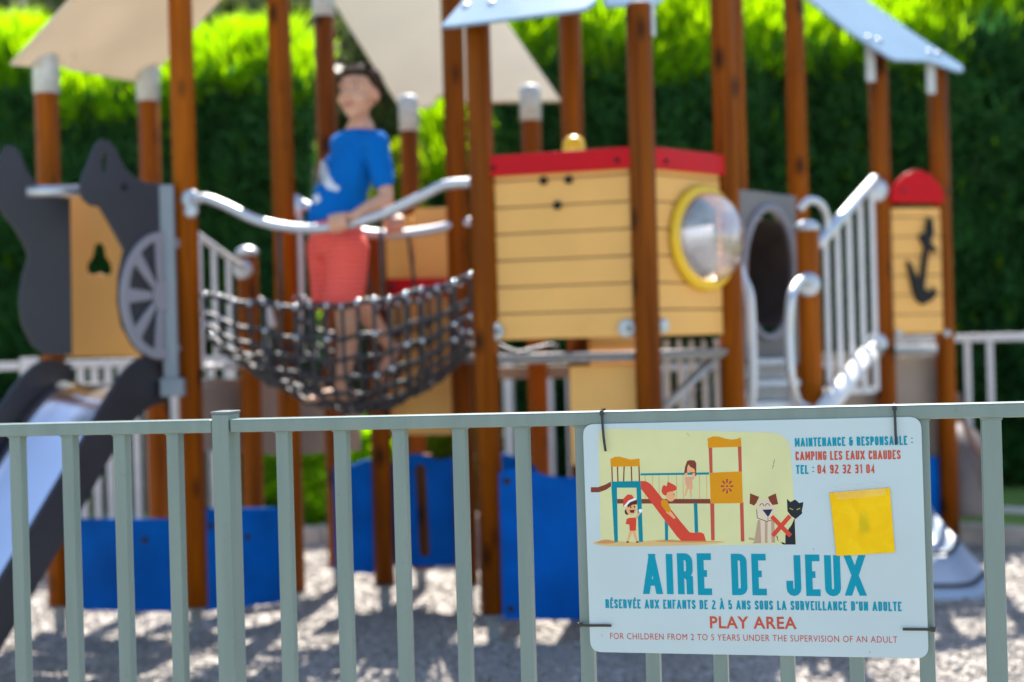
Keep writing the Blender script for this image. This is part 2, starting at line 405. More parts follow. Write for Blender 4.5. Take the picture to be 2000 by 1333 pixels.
M_hedge = leafmat('thuja_foliage', ((.012, .055, .018, 1), (.060, .20, .050, 1)), .40)
M_sunlit_tips = leafmat('sunlit_leaf_tips', ((.11, .28, .006, 1), (.28, .48, .012, 1)), .66, scale=2)  # young yellow-green growth, lightened further so sunlight is painted into its colour
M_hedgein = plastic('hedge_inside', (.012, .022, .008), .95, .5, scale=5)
M_bush = leafmat('shrub_foliage', ((.05, .13, .010, 1), (.24, .30, .02, 1)), .5)
M_bark = plastic('bark', (.09, .06, .04), .9, .3, scale=20, bump=1, bscale=40)

def hedge(x0, x1, y0, htop, label, n=60000, dipx=None, rise=.5):
    root = thing('hedge', ((x0 + x1) / 2, y0 + .5, .085), label, 'hedge')
    W_ = x1 - x0
    # profile: vertical face, rounded shoulder sloping back
    P = []; D = []; L = []; Wd = []; Tp = []
    for i in range(n):
        x = x0 + W_ * random.random()
        hv = htop + .16 * noise.noise((x * 1.3, 5, 0)) + .10 * noise.noise((x * 4.5, 1, 0))
        if dipx: hv -= dipx(x)
        u = random.random()
        lump = .13 * noise.noise((x * 2.2, u * 9, 2)) + .07 * noise.noise((x * 7, u * 22, 4))
        if u < .62:
            z = .1 + (hv - .1) * (u / .62); y = y0 + lump + .12 * random.random()
            d = Vector((random.gauss(0, .35) - .25, -.65, random.gauss(.55, .45)))
            ln = random.uniform(.08, .2)
        else:
            t = (u - .62) / .38; y = y0 + lump + .05 + .62 * t; z = hv + rise * math.sin(t * 1.6) - .06 + .12 * random.random() - .10
            d = Vector((random.gauss(0, .3), random.gauss(-.15, .3), 1.0)); ln = random.uniform(.10, .34)
        P.append((x, y, z)); D.append(d); L.append(ln); Wd.append(random.uniform(.018, .04)); Tp.append(z > hv - .11 + max(0, x - 2.7) * .22 + .16 * noise.noise((x * 5, y * 5, 7)) or (u < .62 and random.random() < .02))  # top mask shaped after the band where sun strikes the hedge
    P, D, L, Wd, T_ = np.array(P), np.array([tuple(q) for q in D]), np.array(L), np.array(Wd), np.array(Tp)
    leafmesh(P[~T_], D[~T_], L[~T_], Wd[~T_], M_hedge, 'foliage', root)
    leafmesh(P[T_], D[T_], L[T_], Wd[T_], M_sunlit_tips, 'sunlit_tips', root)
    # dense dark inner mass
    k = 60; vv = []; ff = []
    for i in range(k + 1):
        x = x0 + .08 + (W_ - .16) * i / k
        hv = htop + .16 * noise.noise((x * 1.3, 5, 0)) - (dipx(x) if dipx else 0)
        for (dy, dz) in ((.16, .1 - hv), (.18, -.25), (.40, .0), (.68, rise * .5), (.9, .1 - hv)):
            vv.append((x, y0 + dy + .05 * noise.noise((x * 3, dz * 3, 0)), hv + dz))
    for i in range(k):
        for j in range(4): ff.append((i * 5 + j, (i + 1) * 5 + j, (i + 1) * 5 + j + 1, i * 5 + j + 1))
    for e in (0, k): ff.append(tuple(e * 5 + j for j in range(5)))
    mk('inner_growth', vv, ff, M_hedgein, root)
    x = x0 + .4
    t_ = MB()
    while x < x1: t_.tube([(x, y0 + .6, .0), (x + .02, y0 + .6, .8), (x - .02, y0 + .62, htop - .5)], [.05, .04, .015], 7); x += .8
    t_.build('stem', M_bark, root)
hedge(-.08, 4.9, 9.3, 2.92, 'tall dark green conifer hedge behind the wheelhouse and anchor panel, sunlit along its top', 90000)
hedge(-4.9, -1.27, 9.3, 2.95, 'tall conifer hedge behind the slide and the rope bridge, bright green along its ragged top', 75000,
      rise=.34, dipx=lambda x: .20 * max(0, math.sin(x * 2.1 + .6)) + (.25 if x > -1.5 else 0))
hedge(-.52, -.12, 9.9, 2.35, 'short length of darker hedge behind the beige roof', 9000)

def shrub(c, rad, n, label, mat=M_bush, group=None, name='shrub'):
    root = thing(name, (c[0], c[1], .085), label, 'shrub', group)
    P = []; D = []; L = []
    for i in range(n):
        v = Vector((random.gauss(0, 1), random.gauss(0, 1), random.gauss(0, 1))).normalized()
        rr = .55 + .45 * random.random() ** .5 + .25 * noise.noise(v * 2.3 + Vector(c))
        p = Vector((c[0] + v.x * rad[0] * rr, c[1] + v.y * rad[1] * rr, c[2] + v.z * rad[2] * rr))
        if p.z < .1: p.z = .1 + random.random() * .1
        P.append(tuple(p)); D.append(tuple(v + Vector((random.gauss(0, .6), random.gauss(0, .6), .5 + random.gauss(0, .6))))); L.append(random.uniform(.06, .13))
    leafmesh(np.array(P), np.array(D), np.array(L), np.random.uniform(.03, .06, n), mat, 'foliage', root)
    t_ = MB()
    for k in range(5):
        a = k * 1.26; t_.tube([(c[0], c[1], .05), (c[0] + .3 * rad[0] * math.cos(a), c[1] + .3 * rad[1] * math.sin(a), c[2]), (c[0] + .6 * rad[0] * math.cos(a), c[1] + .6 * rad[1] * math.sin(a), c[2] + rad[2] * .5)], [.02, .014, .006], 6)
    t_.build('stem', M_bark, root)
shrub((-.78, 10.4, 1.35), (.34, .28, 1.15), 5200, 'yellow green sunlit shrub in the gap between the hedges behind the boy')
shrub((-1.36, 10.4, 1.4), (.30, .28, 1.2), 5000, 'tall yellow green shrub at the end of the left hedge, left of the boy')
shrub((-1.06, 8.42, .34), (.40, .12, .30), 1500, 'low bright yellow green shrub behind the kerb under the rope bridge', M_sunlit_tips)  # sunlit look put into the leaf colour here too
shrub((-2.75, 7.75, .32), (.35, .22, .24), 1500, 'small bright shrub behind the kerb near the slide')
shrub((-.55, 9.0, .35), (.35, .25, .35), 1800, 'small light green shrub behind the blue wavy panel')
# rocky wooded slope far behind
M_hill = plastic('wooded_hillside', (.085, .085, .062), .95, .55, scale=.6, bump=0)
o = grid('hillside', -60, 60, 26, 90, 60, 30, lambda x, y: -.2 + (y - 26) * .62 + 1.6 * noise.noise((x * .2, y * .2, 0)) + .6 * noise.noise((x * .7, y * .7, 2)), M_hill)
o['label'] = 'grey green wooded slope far beyond the hedge'
M_tree = leafmat('tree_foliage', ((.03, .045, .018, 1), (.10, .13, .04, 1)), .3, scale=1)
def tree(x, y, h, rad, label, n=5000):
    root = thing('tree', (x, y, 0), label, 'tree', 'trees beyond the hedge')
    MB().tube([(x, y, -.1), (x + .1, y, h * .35), (x, y + .1, h * .8)], [.16, .12, .04], 9).build('trunk', M_bark, root)
    P = []; D = []
    cl = [(random.gauss(0, .4), random.gauss(0, .4), random.uniform(-.6, .7)) for _ in range(14)]
    for i in range(n):
        c = random.choice(cl); v = Vector((random.gauss(0, .26), random.gauss(0, .26), random.gauss(0, .2)))
        P.append((x + (c[0] + v.x) * rad, y + (c[1] + v.y) * rad, h * .65 + (c[2] + v.z) * h * .35)); D.append(tuple(v * 3 + Vector((0, 0, .4)) + Vector(np.random.randn(3) * .5)))
    leafmesh(np.array(P), np.array(D), np.random.uniform(.15, .35, n), np.random.uniform(.08, .16, n), M_tree, 'crown', root)
tree(-3.4, 17, 5.2, 1.6, 'grey green tree beyond the hedge, left of the beige roof')
tree(-1.6, 19, 6.4, 1.8, 'grey green tree beyond the gap between the hedges')
tree(-5.6, 20, 6.6, 2.0, 'grey green tree at the far left beyond the hedge')

# rear fences
def railfence(p0, p1, ztop, zbot, pitch, label, bar=.03, mat=None):
    mat = mat or M_white
    p0, p1 = Vector((*p0, 0)), Vector((*p1, 0)); d = (p1 - p0); L = d.length; d.normalize(); nrm = Vector((-d.y, d.x, 0))
    ax = (d, nrm, Vector((0, 0, 1)))
    root = thing('metal_fence', (p0.x, p0.y, zbot), label, 'fence', 'pale fence panels behind the gravel bed')
    MB().box((p0 + p1) / 2 + Vector((0, 0, ztop - .02)), (L, .04, .04), ax, .004).build('top_rail', mat, root)
    MB().box((p0 + p1) / 2 + Vector((0, 0, zbot + .08)), (L, .03, .03), ax, .003).build('bottom_rail', mat, root)
    h = ztop - .04 - (zbot + .095)
    n = int(L / pitch); first = None
    for i in range(1, n):
        c = p0 + d * (pitch * i) + Vector((0, 0, zbot + .095 + h / 2))
        if first is None: first = MB().box((0, 0, 0), (bar, .018, h), ax, .003).build('baluster', mat, root, Matrix.Translation(c))
        else: inst(first, root, Matrix.Translation(c))
    for e in (p0 - d * .03, p1 + d * .03):
        MB().box(e + Vector((0, 0, (zbot + ztop + .02) / 2)), (.05, .05, ztop + .02 - zbot), ax, .004).build('post', mat, root)
railfence((2.05, 7.9), (2.7, 7.42), 1.10, .09, .12, 'pale metal fence panel at the far right behind the anchor panel')
railfence((2.78, 7.36), (4.4, 6.7), 1.10, .09, .12, 'pale metal fence panel running out of frame on the right')
railfence((.0, 8.75), (1.98, 8.05), .97, .09, .12, 'pale metal fence panel glimpsed behind the wheelhouse between the posts')
railfence((-2.46, 7.38), (-1.62, 8.0), 1.09, .09, .074, 'pale metal fence panel with close bars behind the slide and the left blue panel', bar=.038)
railfence((-4.4, 6.6), (-2.54, 7.32), 1.09, .09, .12, 'pale metal fence panel at the far left behind the grey animal boards')

# ------------------------------------------------------------------ play structure
PS = thing('play_structure', (0, 5.6, 0), 'wooden ship shaped climbing frame with slide, rope bridge, wheelhouse and blue roofs', 'climbing frame')
BH = thing('playhouse', (-.2, 6.4, 0), 'low yellow boarded playhouse with a red sill and beige roof behind the rope bridge', 'playhouse')
def zat(px, py, Z): return W(px, py, Z).z
PB = {}
def post(key, px, py, Z, ytop=None, root=PS, bot=.11, cap=None, r=.047, foot=True, ztop=None):
    b = W(px, py, Z); top = ztop if ztop else (zat(px, ytop, Z) if ytop is not None else 3.6)
    PB[key] = Vector((b.x, b.y, 0))
    mb = MB(); c = .92
    mb.lathe((b.x, b.y, 0), (0, 0, 1), [(r * .2, bot), (r, bot + .005), (r, top - .006), (r * c, top), (1e-4, top)], 20)
    p = mb.build('post', M_wood, root)
    if foot:
        f_ = MB().box((b.x, b.y, bot / 2 - .02), (.05, .012, bot + .04), None, .002).box((b.x, b.y, bot - .004), (.085, .085, .008), None, .001)
        f_.build('foot', M_foot, p)
    if cap == 'sleeve':
        q = zat(px, ytop, Z)
        MB().lathe((b.x, b.y, 0), (0, 0, 1), [(r * .4, top + .165), (r * .85, top + .16), (r * 1.12, top + .14), (r * 1.12, top - .005), (r * 1.02, top - .005)], 20).build('cap', M_bracket, p)
    if cap == 'dome':
        MB().lathe((b.x, b.y, 0), (0, 0, 1), [(.001, top + .026), (r * .5, top + .023), (r * .9, top + .013), (r * 1.12, top - .002), (r * 1.12, top - .02), (r, top - .02)], 20).build('cap', M_steel, p)
    return p
post('A', 91, 200, 5.76, 182, cap='sleeve'); post('B', 290, 200, 6.4, 197, cap='sleeve')
post('C', 354, 100, 5.64); post('D', 546, 100, 5.95)
post('E', 633, 60, 6.6, 32, BH, cap='sleeve'); post('H', 800, 300, 6.6, 255, BH, cap='sleeve', r=.042); post('I', 1037, 250, 6.6, 235, BH, cap='sleeve', r=.046)
post('F', 885, 100, 6.0); post('G', 934, 100, 5.33, 44); post('J', 1114, 100, 6.0, 24); post('K', 1249, 100, 5.16, 8)
post('L', 1413, 100, 5.5); post('L2', 1432, 100, 6.3); post('M', 1552, 100, 6.7)
post('N', 1578, 500, 5.9, 442, cap='dome'); post('O', 1716, 200, 6.9, 100); post('P', 1834, 250, 7.0, 132)
post('Q', 484, 560, 6.4, 492, cap='dome', r=.046); post('Rr', 736, 560, 6.05, 455, r=.044)
def flange(px, py, Z, r=.04, nrm=(0, -1, 0), parent=PS, mat=None):
    MB().lathe(W(px, py, Z), nrm, [(.001, .011), (r * .6, .010), (r * .95, .006), (r, 0), (r, -.012)], 18).build('flange', mat or M_steel, parent)
def bolt(p, nrm, r, mat, parent, h=.008):
    MB().lathe(p, nrm, [(.001, h), (r * .7, h), (r, h * .4), (r, -.002)], 14).build('bolt', mat, parent)

# --- roofs
def roof(name, pts3, outline, mat, parent, thk=.014, hole=None):
    pl = plane3(*[W(*p) for p in pts3]); return plate(name, pl, [outline], thk, mat, parent, .004), pl
roof('roof_panel', ((25, 130, 5.65), (270, 160, 6.45), (430, 0, 6.15)),
     [(22, 129), (80, 134), (122, 132), (132, 122), (147, 104), (140, 118), (128, 136), (270, 162), (318, 128), (440, -10), (600, -200), (330, -200), (150, -10)], M_beige, PS)
roof('roof_panel', ((775, 205, 6.75), (1095, 196, 6.6), (650, 0, 7.41)),
     [(778, 206), (830, 210), (848, 203), (852, 190), (868, 184), (884, 200), (1097, 197), (960, 0), (925, -55), (612, -55), (648, 0)], plastic('cream_roof_board', (.70, .585, .40), .5, .05, scale=3, transl=.42), BH)
rp1, plr = roof('roof_panel', ((862, 52, 5.25), (1160, 5, 5.0), (905, 0, 5.4)),
     [(860, 51), (880, 50), (1130, 19), (1148, 14), (1162, 2), (1170, -60), (1160, -150), (980, -150), (915, -12)], M_sky, PS)
for q in ((910, 12), (960, 6)): bolt(plr.hit(*q), plr.n, .017, M_steel, rp1)
roof('roof_panel', ((1186, 9, 5.05), (1296, 3, 5.3), (1240, -120, 5.5)),
     [(1180, 3), (1190, 11), (1285, 8), (1300, -4), (1340, -120), (1200, -120)], M_sky, PS)
rp2, plq = roof('roof_panel', ((1745, 112, 6.75), (1880, 137, 6.95), (1600, 0, 6.9)),
     [(1570, -10), (1660, 62), (1738, 112), (1752, 117), (1815, 119), (1872, 139), (1883, 138), (1880, 128), (1790, 68), (1690, -2), (1560, -100), (1440, -100)], M_sky, PS)
for q in ((1697, 74), (1717, 79), (1816, 102), (1833, 105)): bolt(plq.hit(*q), plq.n, .016, M_steel, rp2)
for (px, y0, y1, Z) in ((1700, 88, 160, 6.85), (1818, 123, 184, 6.95), (1268, 6, 72, 5.15)):
    c = (W(px, y0, Z) + W(px, y1, Z)) / 2; MB().box(c, (.045, .012, W(px, y0, Z).z - W(px, y1, Z).z), None, .004).build('roof_bracket', M_bracket, PS)

# --- wheelhouse: planked panels
def between(a, b, fr=.0):
    return PB[a].copy(), PB[b].copy()
def planked(a, b, gap_a, gap_b, z_top, z_bot, pitch, root, redh=.075, ph=.0, mat=M_yellow, front=.0, hole=None):
    p, q = PB[a], PB[b]; d = (q - p).normalized(); p2 = p + d * gap_a; q2 = q - d * gap_b
    pl = vplane(p2, q2); L = (q2 - p2).length
    panel = plate('panel_backing', pl, [[(0, z_bot + .01), (L, z_bot + .01), (L, z_top - .01), (0, z_top - .01)]] + ([[(hole[0] + hole[2] * math.cos(k_ * math.pi / 18), hole[1] + hole[2] * math.sin(k_ * math.pi / 18)) for k_ in range(36)]] if hole else []), .010, M_taupe, root, .001, uv=True, off=front - .006)
    z = z_bot
    while z < z_top - .02:
        zt = min(z + pitch - .0055, z_top)
        jj = front + .012 + random.uniform(-.0008, .0008)
        if hole and z < hole[1] + hole[2] and zt > hole[1] - hole[2]:
            for sg in (-1, 1):
                cut = []
                for k_ in range(9):
                    zz_ = z + (zt - z) * k_ / 8; dd = hole[2] ** 2 - (zz_ - hole[1]) ** 2
                    cut.append((hole[0] + sg * max(math.sqrt(max(dd, 0)), .0008), zz_))
                e = 0 if sg < 0 else L
                plate('plank', pl, [[(e, z)] + cut + [(e, zt)]], .018, mat, panel, .001, uv=True, off=jj)
        else: plate('plank', pl, [[(0, z), (L, z), (L, zt), (0, zt)]], .018, mat, panel, .003, uv=True, off=jj)
        z += pitch
    return pl, L, panel
def ztopx(px, py, key): return W(px, py, PB[key].y).z
pl1, L1, pn1 = planked('G', 'K', .05, .05, 1.79, 1.135, .099, PS, front=-.01)
plate('top_board', pl1, [[(-.02, 1.745), (L1 + .02, 1.745), (L1 + .02, 1.822), (-.02, 1.822)]], .022, M_red, pn1, .004, uv=True, off=.022)
dd_ = (PB['L'] - PB['K']).normalized(); c2 = vplane(PB['K'] + dd_ * .05, PB['L'] - dd_ * .05).uv(1371, 466)
pl2, L2, pn2 = planked('K', 'L', .05, .05, 1.79, 1.135, .099, PS, front=-.01, hole=(c2[0], c2[1], .158))
plate('top_board', pl2, [[(-.02, 1.745), (L2 + .02, 1.745), (L2 + .02, 1.822), (-.02, 1.822)]], .022, M_red, pn2, .004, uv=True, off=.022)
for q in ((967, 330), (1208, 315)): bolt(pl1.at(*pl1.uv(*q), .023), pl1.n, .009, M_black, pn1)
for q in ((1292, 317), (1412, 329)): bolt(pl2.at(*pl2.uv(*q), .023), pl2.n, .009, M_black, pn2)
for q in ((1063, 354), (1112, 352), (1090, 402)): bolt(pl1.at(*pl1.uv(*q), .013), pl1.n, .016, M_black, pn1, .004)
for q in ((969, 648), (1226, 642)):
    bolt(pl1.at(*pl1.uv(*q), .013), pl1.n, .034, M_bracket, pn1, .01); bolt(pl1.at(*pl1.uv(q[0] + 6, q[1]), .024), pl1.n, .010, M_grey, pn1, .006)
for q in ((1291, 637), (1424, 643)):
    bolt(pl2.at(*pl2.uv(*q), .013), pl2.n, .028, M_bracket, pn2, .01)
# porthole
c2 = pl2.uv(1371, 466); pc = pl2.at(c2[0], c2[1], .012)
port = MB().lathe(pc, pl2.n, [(.162, -.03), (.162, .018), (.172, .024), (.190, .022), (.200, .012), (.200, -.002)], 48).build('porthole_ring', M_ring, PS)
def acrylic():
    mt = bpy.data.materials.new('clear_acrylic'); mt.use_nodes = True; n = mt.node_tree; n.nodes.clear(); L = n.links.new
    o = n.nodes.new('ShaderNodeOutputMaterial'); t = n.nodes.new('ShaderNodeBsdfTransparent'); t.inputs[0].default_value = (.96, .97, .98, 1)
    g = n.nodes.new('ShaderNodeBsdfGlossy'); g.inputs['Roughness'].default_value = .06; g.inputs[0].default_value = (.95, .95, .95, 1)
    d = n.nodes.new('ShaderNodeBsdfDiffuse'); d.inputs[0].default_value = (.8, .8, .8, 1)  # white diffuse patches stand in for bright reflections on the clear dome
    lw = n.nodes.new('ShaderNodeFresnel'); lw.inputs[0].default_value = 2.1
    nz = n.nodes.new('ShaderNodeTexNoise'); nz.inputs['Scale'].default_value = 6; ge = n.nodes.new('ShaderNodeNewGeometry'); L(ge.outputs['Position'], nz.inputs['Vector'])
    mr = n.nodes.new('ShaderNodeMapRange'); mr.inputs[1].default_value = .3; mr.inputs[2].default_value = .7; mr.inputs[3].default_value = .10; mr.inputs[4].default_value = .48; L(nz.outputs[0], mr.inputs[0])
    m1 = n.nodes.new('ShaderNodeMixShader'); L(mr.outputs[0], m1.inputs[0]); L(t.outputs[0], m1.inputs[1]); L(d.outputs[0], m1.inputs[2])
    m2 = n.nodes.new('ShaderNodeMixShader'); L(lw.outputs[0], m2.inputs[0]); L(m1.outputs[0], m2.inputs[1]); L(g.outputs[0], m2.inputs[2]); L(m2.outputs[0], o.inputs[0]); return mt
M_glass = acrylic()
MB().lathe(pc, pl2.n, [(.172 * math.cos(a), .022 + .108 * math.sin(a)) for a in [i * math.pi / 24 for i in range(13)]], 40).build('bubble_window', M_glass, port)
# yellow knob on top of wheelhouse
k = W(1121, 300, 5.55)
MB().lathe((k.x, k.y, 0), (0, 0, 1), [(.045, k.z - .08), (.045, k.z + .03), (.038, k.z + .052), (.02, k.z + .066), (.001, k.z + .07)], 20).build('periscope_cap', M_ring, PS)
# deck of the wheelhouse
def deck(keys, z, thk, mat, parent=PS, name='deck'):
    pts = [PB[k] for k in keys] if isinstance(keys[0], str) else [Vector((*k, 0)) for k in keys]
    n = len(pts); vv = [(p.x, p.y, z) for p in pts] + [(p.x, p.y, z - thk) for p in pts]
    ff = [tuple(range(n)), tuple(reversed(range(n, 2 * n)))] + [(i, i + n, (i + 1) % n + n, (i + 1) % n) for i in range(n)]
    return mk(name, vv, ff, mat, parent)
M_deck = plastic('deck_plate', (.30, .27, .25), .5, .2, scale=30, bump=.5)
deck(['G', 'K', 'L', 'L2', 'J', 'F'], 1.075, .03, M_deck)
for a, b in (('G', 'K'), ('K', 'L'), ('L', 'L2')):
    p, q = PB[a], PB[b]; d = (q - p).normalized(); nn = Vector((-d.y, d.x, 0))
    MB().box((p + q) / 2 - nn * .012 + Vector((0, 0, 1.068)), ((q - p).length - .1, .02, .022), (d, nn, Vector((0, 0, 1))), .003).build('deck_edge', M_grey, PS)
# inner clutter seen under the front panel: folded chain and control board
mb = MB(); mb.tube(spline([W(975, 676, 5.6), W(1010, 690, 5.5), W(1040, 684, 5.55), W(1075, 676, 5.6), (W(1090, 683, 5.6))], 6), .012, 8)
mb.build('rope_handle', M_rope, PS)
plate('kick_board', vplane(PB['G'] + Vector((0, .06, 0)), PB['K'] + Vector((0, .06, 0))), [[(.32, .66), (.60, .66), (.60, 1.03), (.32, 1.03)]], .015, M_yellow, PS, .003, uv=True)
plate('kick_board', vplane(PB['J'] + Vector((0.05, 0, 0)), PB['J'] + Vector((.5, -.1, 0))), [[(.0, 1.09), (.24, 1.09), (.24, 1.6), (.0, 1.6)]], .015, M_yellow, PS, .003, uv=True)

# --- tunnel board with round opening, behind the wheelhouse
pt = vplane(W(1446, 600, 5.95), W(1552, 600, 6.15))
def ell(cx, cy, rx, ry, n=36, a0=0, a1=2 * math.pi): return [(cx + rx * math.cos(a0 + (a1 - a0) * i / n), cy + ry * math.sin(a0 + (a1 - a0) * i / n)) for i in range(n)]
tb = plate('tunnel_board', pt, [[(1444, 370), (1555, 384), (1562, 700), (1450, 700)], ell(1499, 533, 47, 122)], .02, M_grey, PS)
rim = [pt.at(*pt.uv(*q), .008) for q in ell(1499, 533, 50, 127, 40)]
MB().tube(rim, .017, 8, closed=True).build('tunnel_rim', M_lilac, PS)
cc = pt.at(*pt.uv(1499, 533)); rad = (pt.at(*pt.uv(1499, 411)) - cc).length
MB().lathe(cc, -pt.n, [(rad * .86, 0), (rad * .86, .25), (rad * .8, .9), (rad * .5, .95), (.001, .96)], 32).build('tunnel_tube', M_tunnel, PS)
# steps below the tunnel
for (y, Z, ww) in ((700, 6.0, .15), (742, 5.85, .16), (785, 5.7, .17)):
    a = W(1480 + (785 - y) * .02, y, Z); b = W(1548, y, Z)
    MB().box((a + b) / 2 + Vector((0, .09, -.015)), ((b - a).length + .06, .2, .03), None, .004).box((a + b) / 2 + Vector((0, .19, -.06)), ((b - a).length + .06, .012, .12), None, 0).build('step', M_steel, PS)
# curved stair handles
MB().tube(spline([W(1443, 520, 5.75), W(1452, 545, 5.65), W(1464, 580, 5.6), W(1468, 650, 5.6), W(1470, 760, 5.6), W(1462, 800, 5.65)], 8), .019, 12).build('handrail', M_white, PS)
MB().tube(spline([W(1580, 552, 5.82), W(1562, 550, 5.7), W(1546, 580, 5.6), W(1541, 650, 5.6), W(1546, 740, 5.6), W(1558, 785, 5.65), W(1580, 800, 5.7)], 8), .019, 12).build('handrail', M_tube, PS)
flange(1579, 556, 5.83, .05); flange(1448, 770, 5.62, .035)
MB().tube(spline([W(1562, 410, 6.0), W(1580, 392, 6.0), W(1603, 400, 6.05), W(1615, 430, 6.1), W(1613, 465, 6.1)], 8), .017, 12).build('handrail', M_tube, PS)
# sloping railing with bars, between short post and anchor post
MB().tube([W(1597, 478, 6.0), W(1708, 352, 6.75)], .026, 14).build('handrail', M_tube, PS)
flange(1713, 372, 6.84, .055)
for i in range(5):
    t = (i + .25) / 4.4; Z = 6.05 + .75 * t; x = 1607 + 98 * t; yt = 470 - 112 * t
    a = W(x, yt + 6, Z); zb = W(x, 764 - 90 * t * 0, Z).z
    MB().box((a.x, a.y, (a.z + zb) / 2), (.024, .02, a.z - zb), None, .003).build('baluster', M_white, PS)
MB().box((W(1600, 768, 6.1) + W(1708, 760, 6.8)) / 2, ((W(1600, 768, 6.1) - W(1708, 760, 6.8)).length, .03, .03), ((W(1708, 765, 6.8) - W(1600, 768, 6.1)).normalized(), Vector((0, 1, 0)), Vector((0, 0, 1))), .003).build('bottom_rail', M_white, PS)
MB().tube([W(1600, 816, 5.6), W(1694, 694, 6.5)], .042, 16).build('handrail', M_white, PS)
MB().tube([W(1690, 690, 6.4), W(1712, 672, 6.8)], .018, 12).build('handrail', M_tube, PS); flange(1713, 672, 6.85, .052)
# inclined ladder at the back of the wheelhouse
MB().tube([W(1412, 682, 5.9), W(1300, 796, 5.7)], .020, 12).build('handrail', M_tube, PS)
MB().box((W(1420, 700, 6.2) + W(1330, 800, 6.0)) / 2, ((W(1420, 700, 6.2) - W(1330, 800, 6.0)).length, .02, .10), ((W(1420, 700, 6.2) - W(1330, 800, 6.0)).normalized(), Vector((0, 1, 0)), Vector((.7, 0, .7)).normalized()), .003).build('stringer', M_steel, PS)
for x in (1302, 1326, 1350, 1374, 1398):
    a = W(x, 668, 6.5); MB().box((a.x, a.y, a.z - .2), (.022, .02, .42), None, .003).build('baluster', M_white, PS)

# --- anchor panel
pl3, L3, pn3 = planked('O', 'P', .018, .050, 1.72, 1.115, .094, PS, front=.052)
h3 = []
for i in range(17):
    t = i / 16; h3.append((-.012 + (L3 + .024) * (1 - t), 1.79 + .112 * math.sin(math.pi * t) ** .7))
plate('top_board', pl3, [[(-.012, 1.745), (L3 + .012, 1.745)] + h3], .022, M_red, pn3, .004, uv=True, off=.084)
for q in ((1746, 377), (1832, 378)): bolt(pl3.at(*pl3.uv(*q), .086), pl3.n, .010, M_dark, pn3)
for q in ((1741, 652), (1834, 652)): bolt(pl3.at(*pl3.uv(*q), .066), pl3.n, .018, M_steel, pn3, .01)
anch = plate('anchor', pl3, [[(1795, 428), (1803, 432), (1806, 460), (1802, 466), (1800, 476), (1812, 492), (1807, 497), (1796, 490), (1792, 520), (1787, 566), (1800, 572), (1806, 563), (1812, 574), (1802, 588), (1784, 597), (1772, 588), (1764, 566), (1754, 512), (1760, 514), (1776, 552), (1780, 540), (1785, 500), (1788, 486), (1780, 472), (1778, 462), (1786, 458), (1790, 462), (1791, 440)]], .02, M_black, PS, .003, off=.086)
MB().box((PB['O'] + PB['P']) / 2 + Vector((0, 0, 1.045)), ((PB['P'] - PB['O']).length - .1, .04, .03), ((PB['P'] - PB['O']).normalized(), Vector((0, 1, 0)), Vector((0, 0, 1))), .003).build('deck_edge', M_white, PS)
deck(['O', 'P', 'M', 'L2'], 1.03, .025, M_deck)
plate('skirt_board', vplane(PB['O'] + Vector((0, .08, 0)), PB['P'] + Vector((0, .08, 0))), [[(-.25, .18), (L3 + .1, .18), (L3 + .1, 1.0), (-.25, 1.0)]], .015, M_taupe, PS, .003, uv=True)
# brown tube slide behind the anchor tower
MB().tube(spline([W(1850, 905, 7.5), W(1840, 880, 7.45), W(1875, 905, 7.3), W(1885, 1010, 7.25)], 10), .17, 28).build('tube_slide', M_tunnel, PS)
tr_ = [W(1868, 770, 7.15), W(1880, 815, 7.12), W(1900, 865, 7.10), W(1922, 900, 7.08), W(1935, 960, 7.08)]
MB().tube(spline(tr_, 8), .014, 10).build('tube_rim', plastic('rust_brown', (.20, .10, .07), .5), PS)
# blue low panel beside the anchor post and steel slide end
plate('low_panel', vplane(W(1800, 900, 6.9), W(1850, 900, 7.05)), [[(1790, 892), (1812, 890), (1830, 896), (1845, 880), (1848, 1052), (1790, 1050)]], .018, M_blue, PS)
M_exit = plastic('pale_blue_slide', (.36, .43, .52), .35, .06, scale=4)
rows = ((1740, 985, 1800, 6.8), (1735, 1015, 1818, 6.6), (1730, 1045, 1842, 6.4), (1722, 1078, 1874, 6.22), (1712, 1112, 1904, 6.05), (1708, 1140, 1926, 5.95), (1708, 1152, 1934, 5.90))
vv = []; ff = []
for i, (xl, y, xr, Z) in enumerate(rows):
    for j in range(11):
        t = j / 10; e = abs(2 * t - 1) ** 6
        vv.append(W(xl + (xr - xl) * t, y, Z) + Vector((0, 0, .045 * e - .02 * (1 - e))))
n0 = len(vv)
for j in range(11): vv.append(vv[n0 - 11 + j] + Vector((0, -.02, -.035)))
for i in range(len(rows)):
    for j in range(10): ff.append((i * 11 + j, (i + 1) * 11 + j, (i + 1) * 11 + j + 1, i * 11 + j + 1))
so_ = mk('slide_exit', vv, ff, M_exit, PS, True); md = so_.modifiers.new('thickness', 'SOLIDIFY'); md.thickness = .012
for i in (3, 5):
    pts = [Vector(vv[i * 11 + j]) + Vector((0, -.006, .012)) for j in range(11)]
    MB().tube(spline(pts, 3), .009, 8).build('edge_strip', M_dark, so_)
p = W(1893, 1172, 5.93); MB().tube([(p.x, p.y, p.z), (p.x, p.y, -.02)], [.022, .03], 10).build('leg', M_bracket, so_)

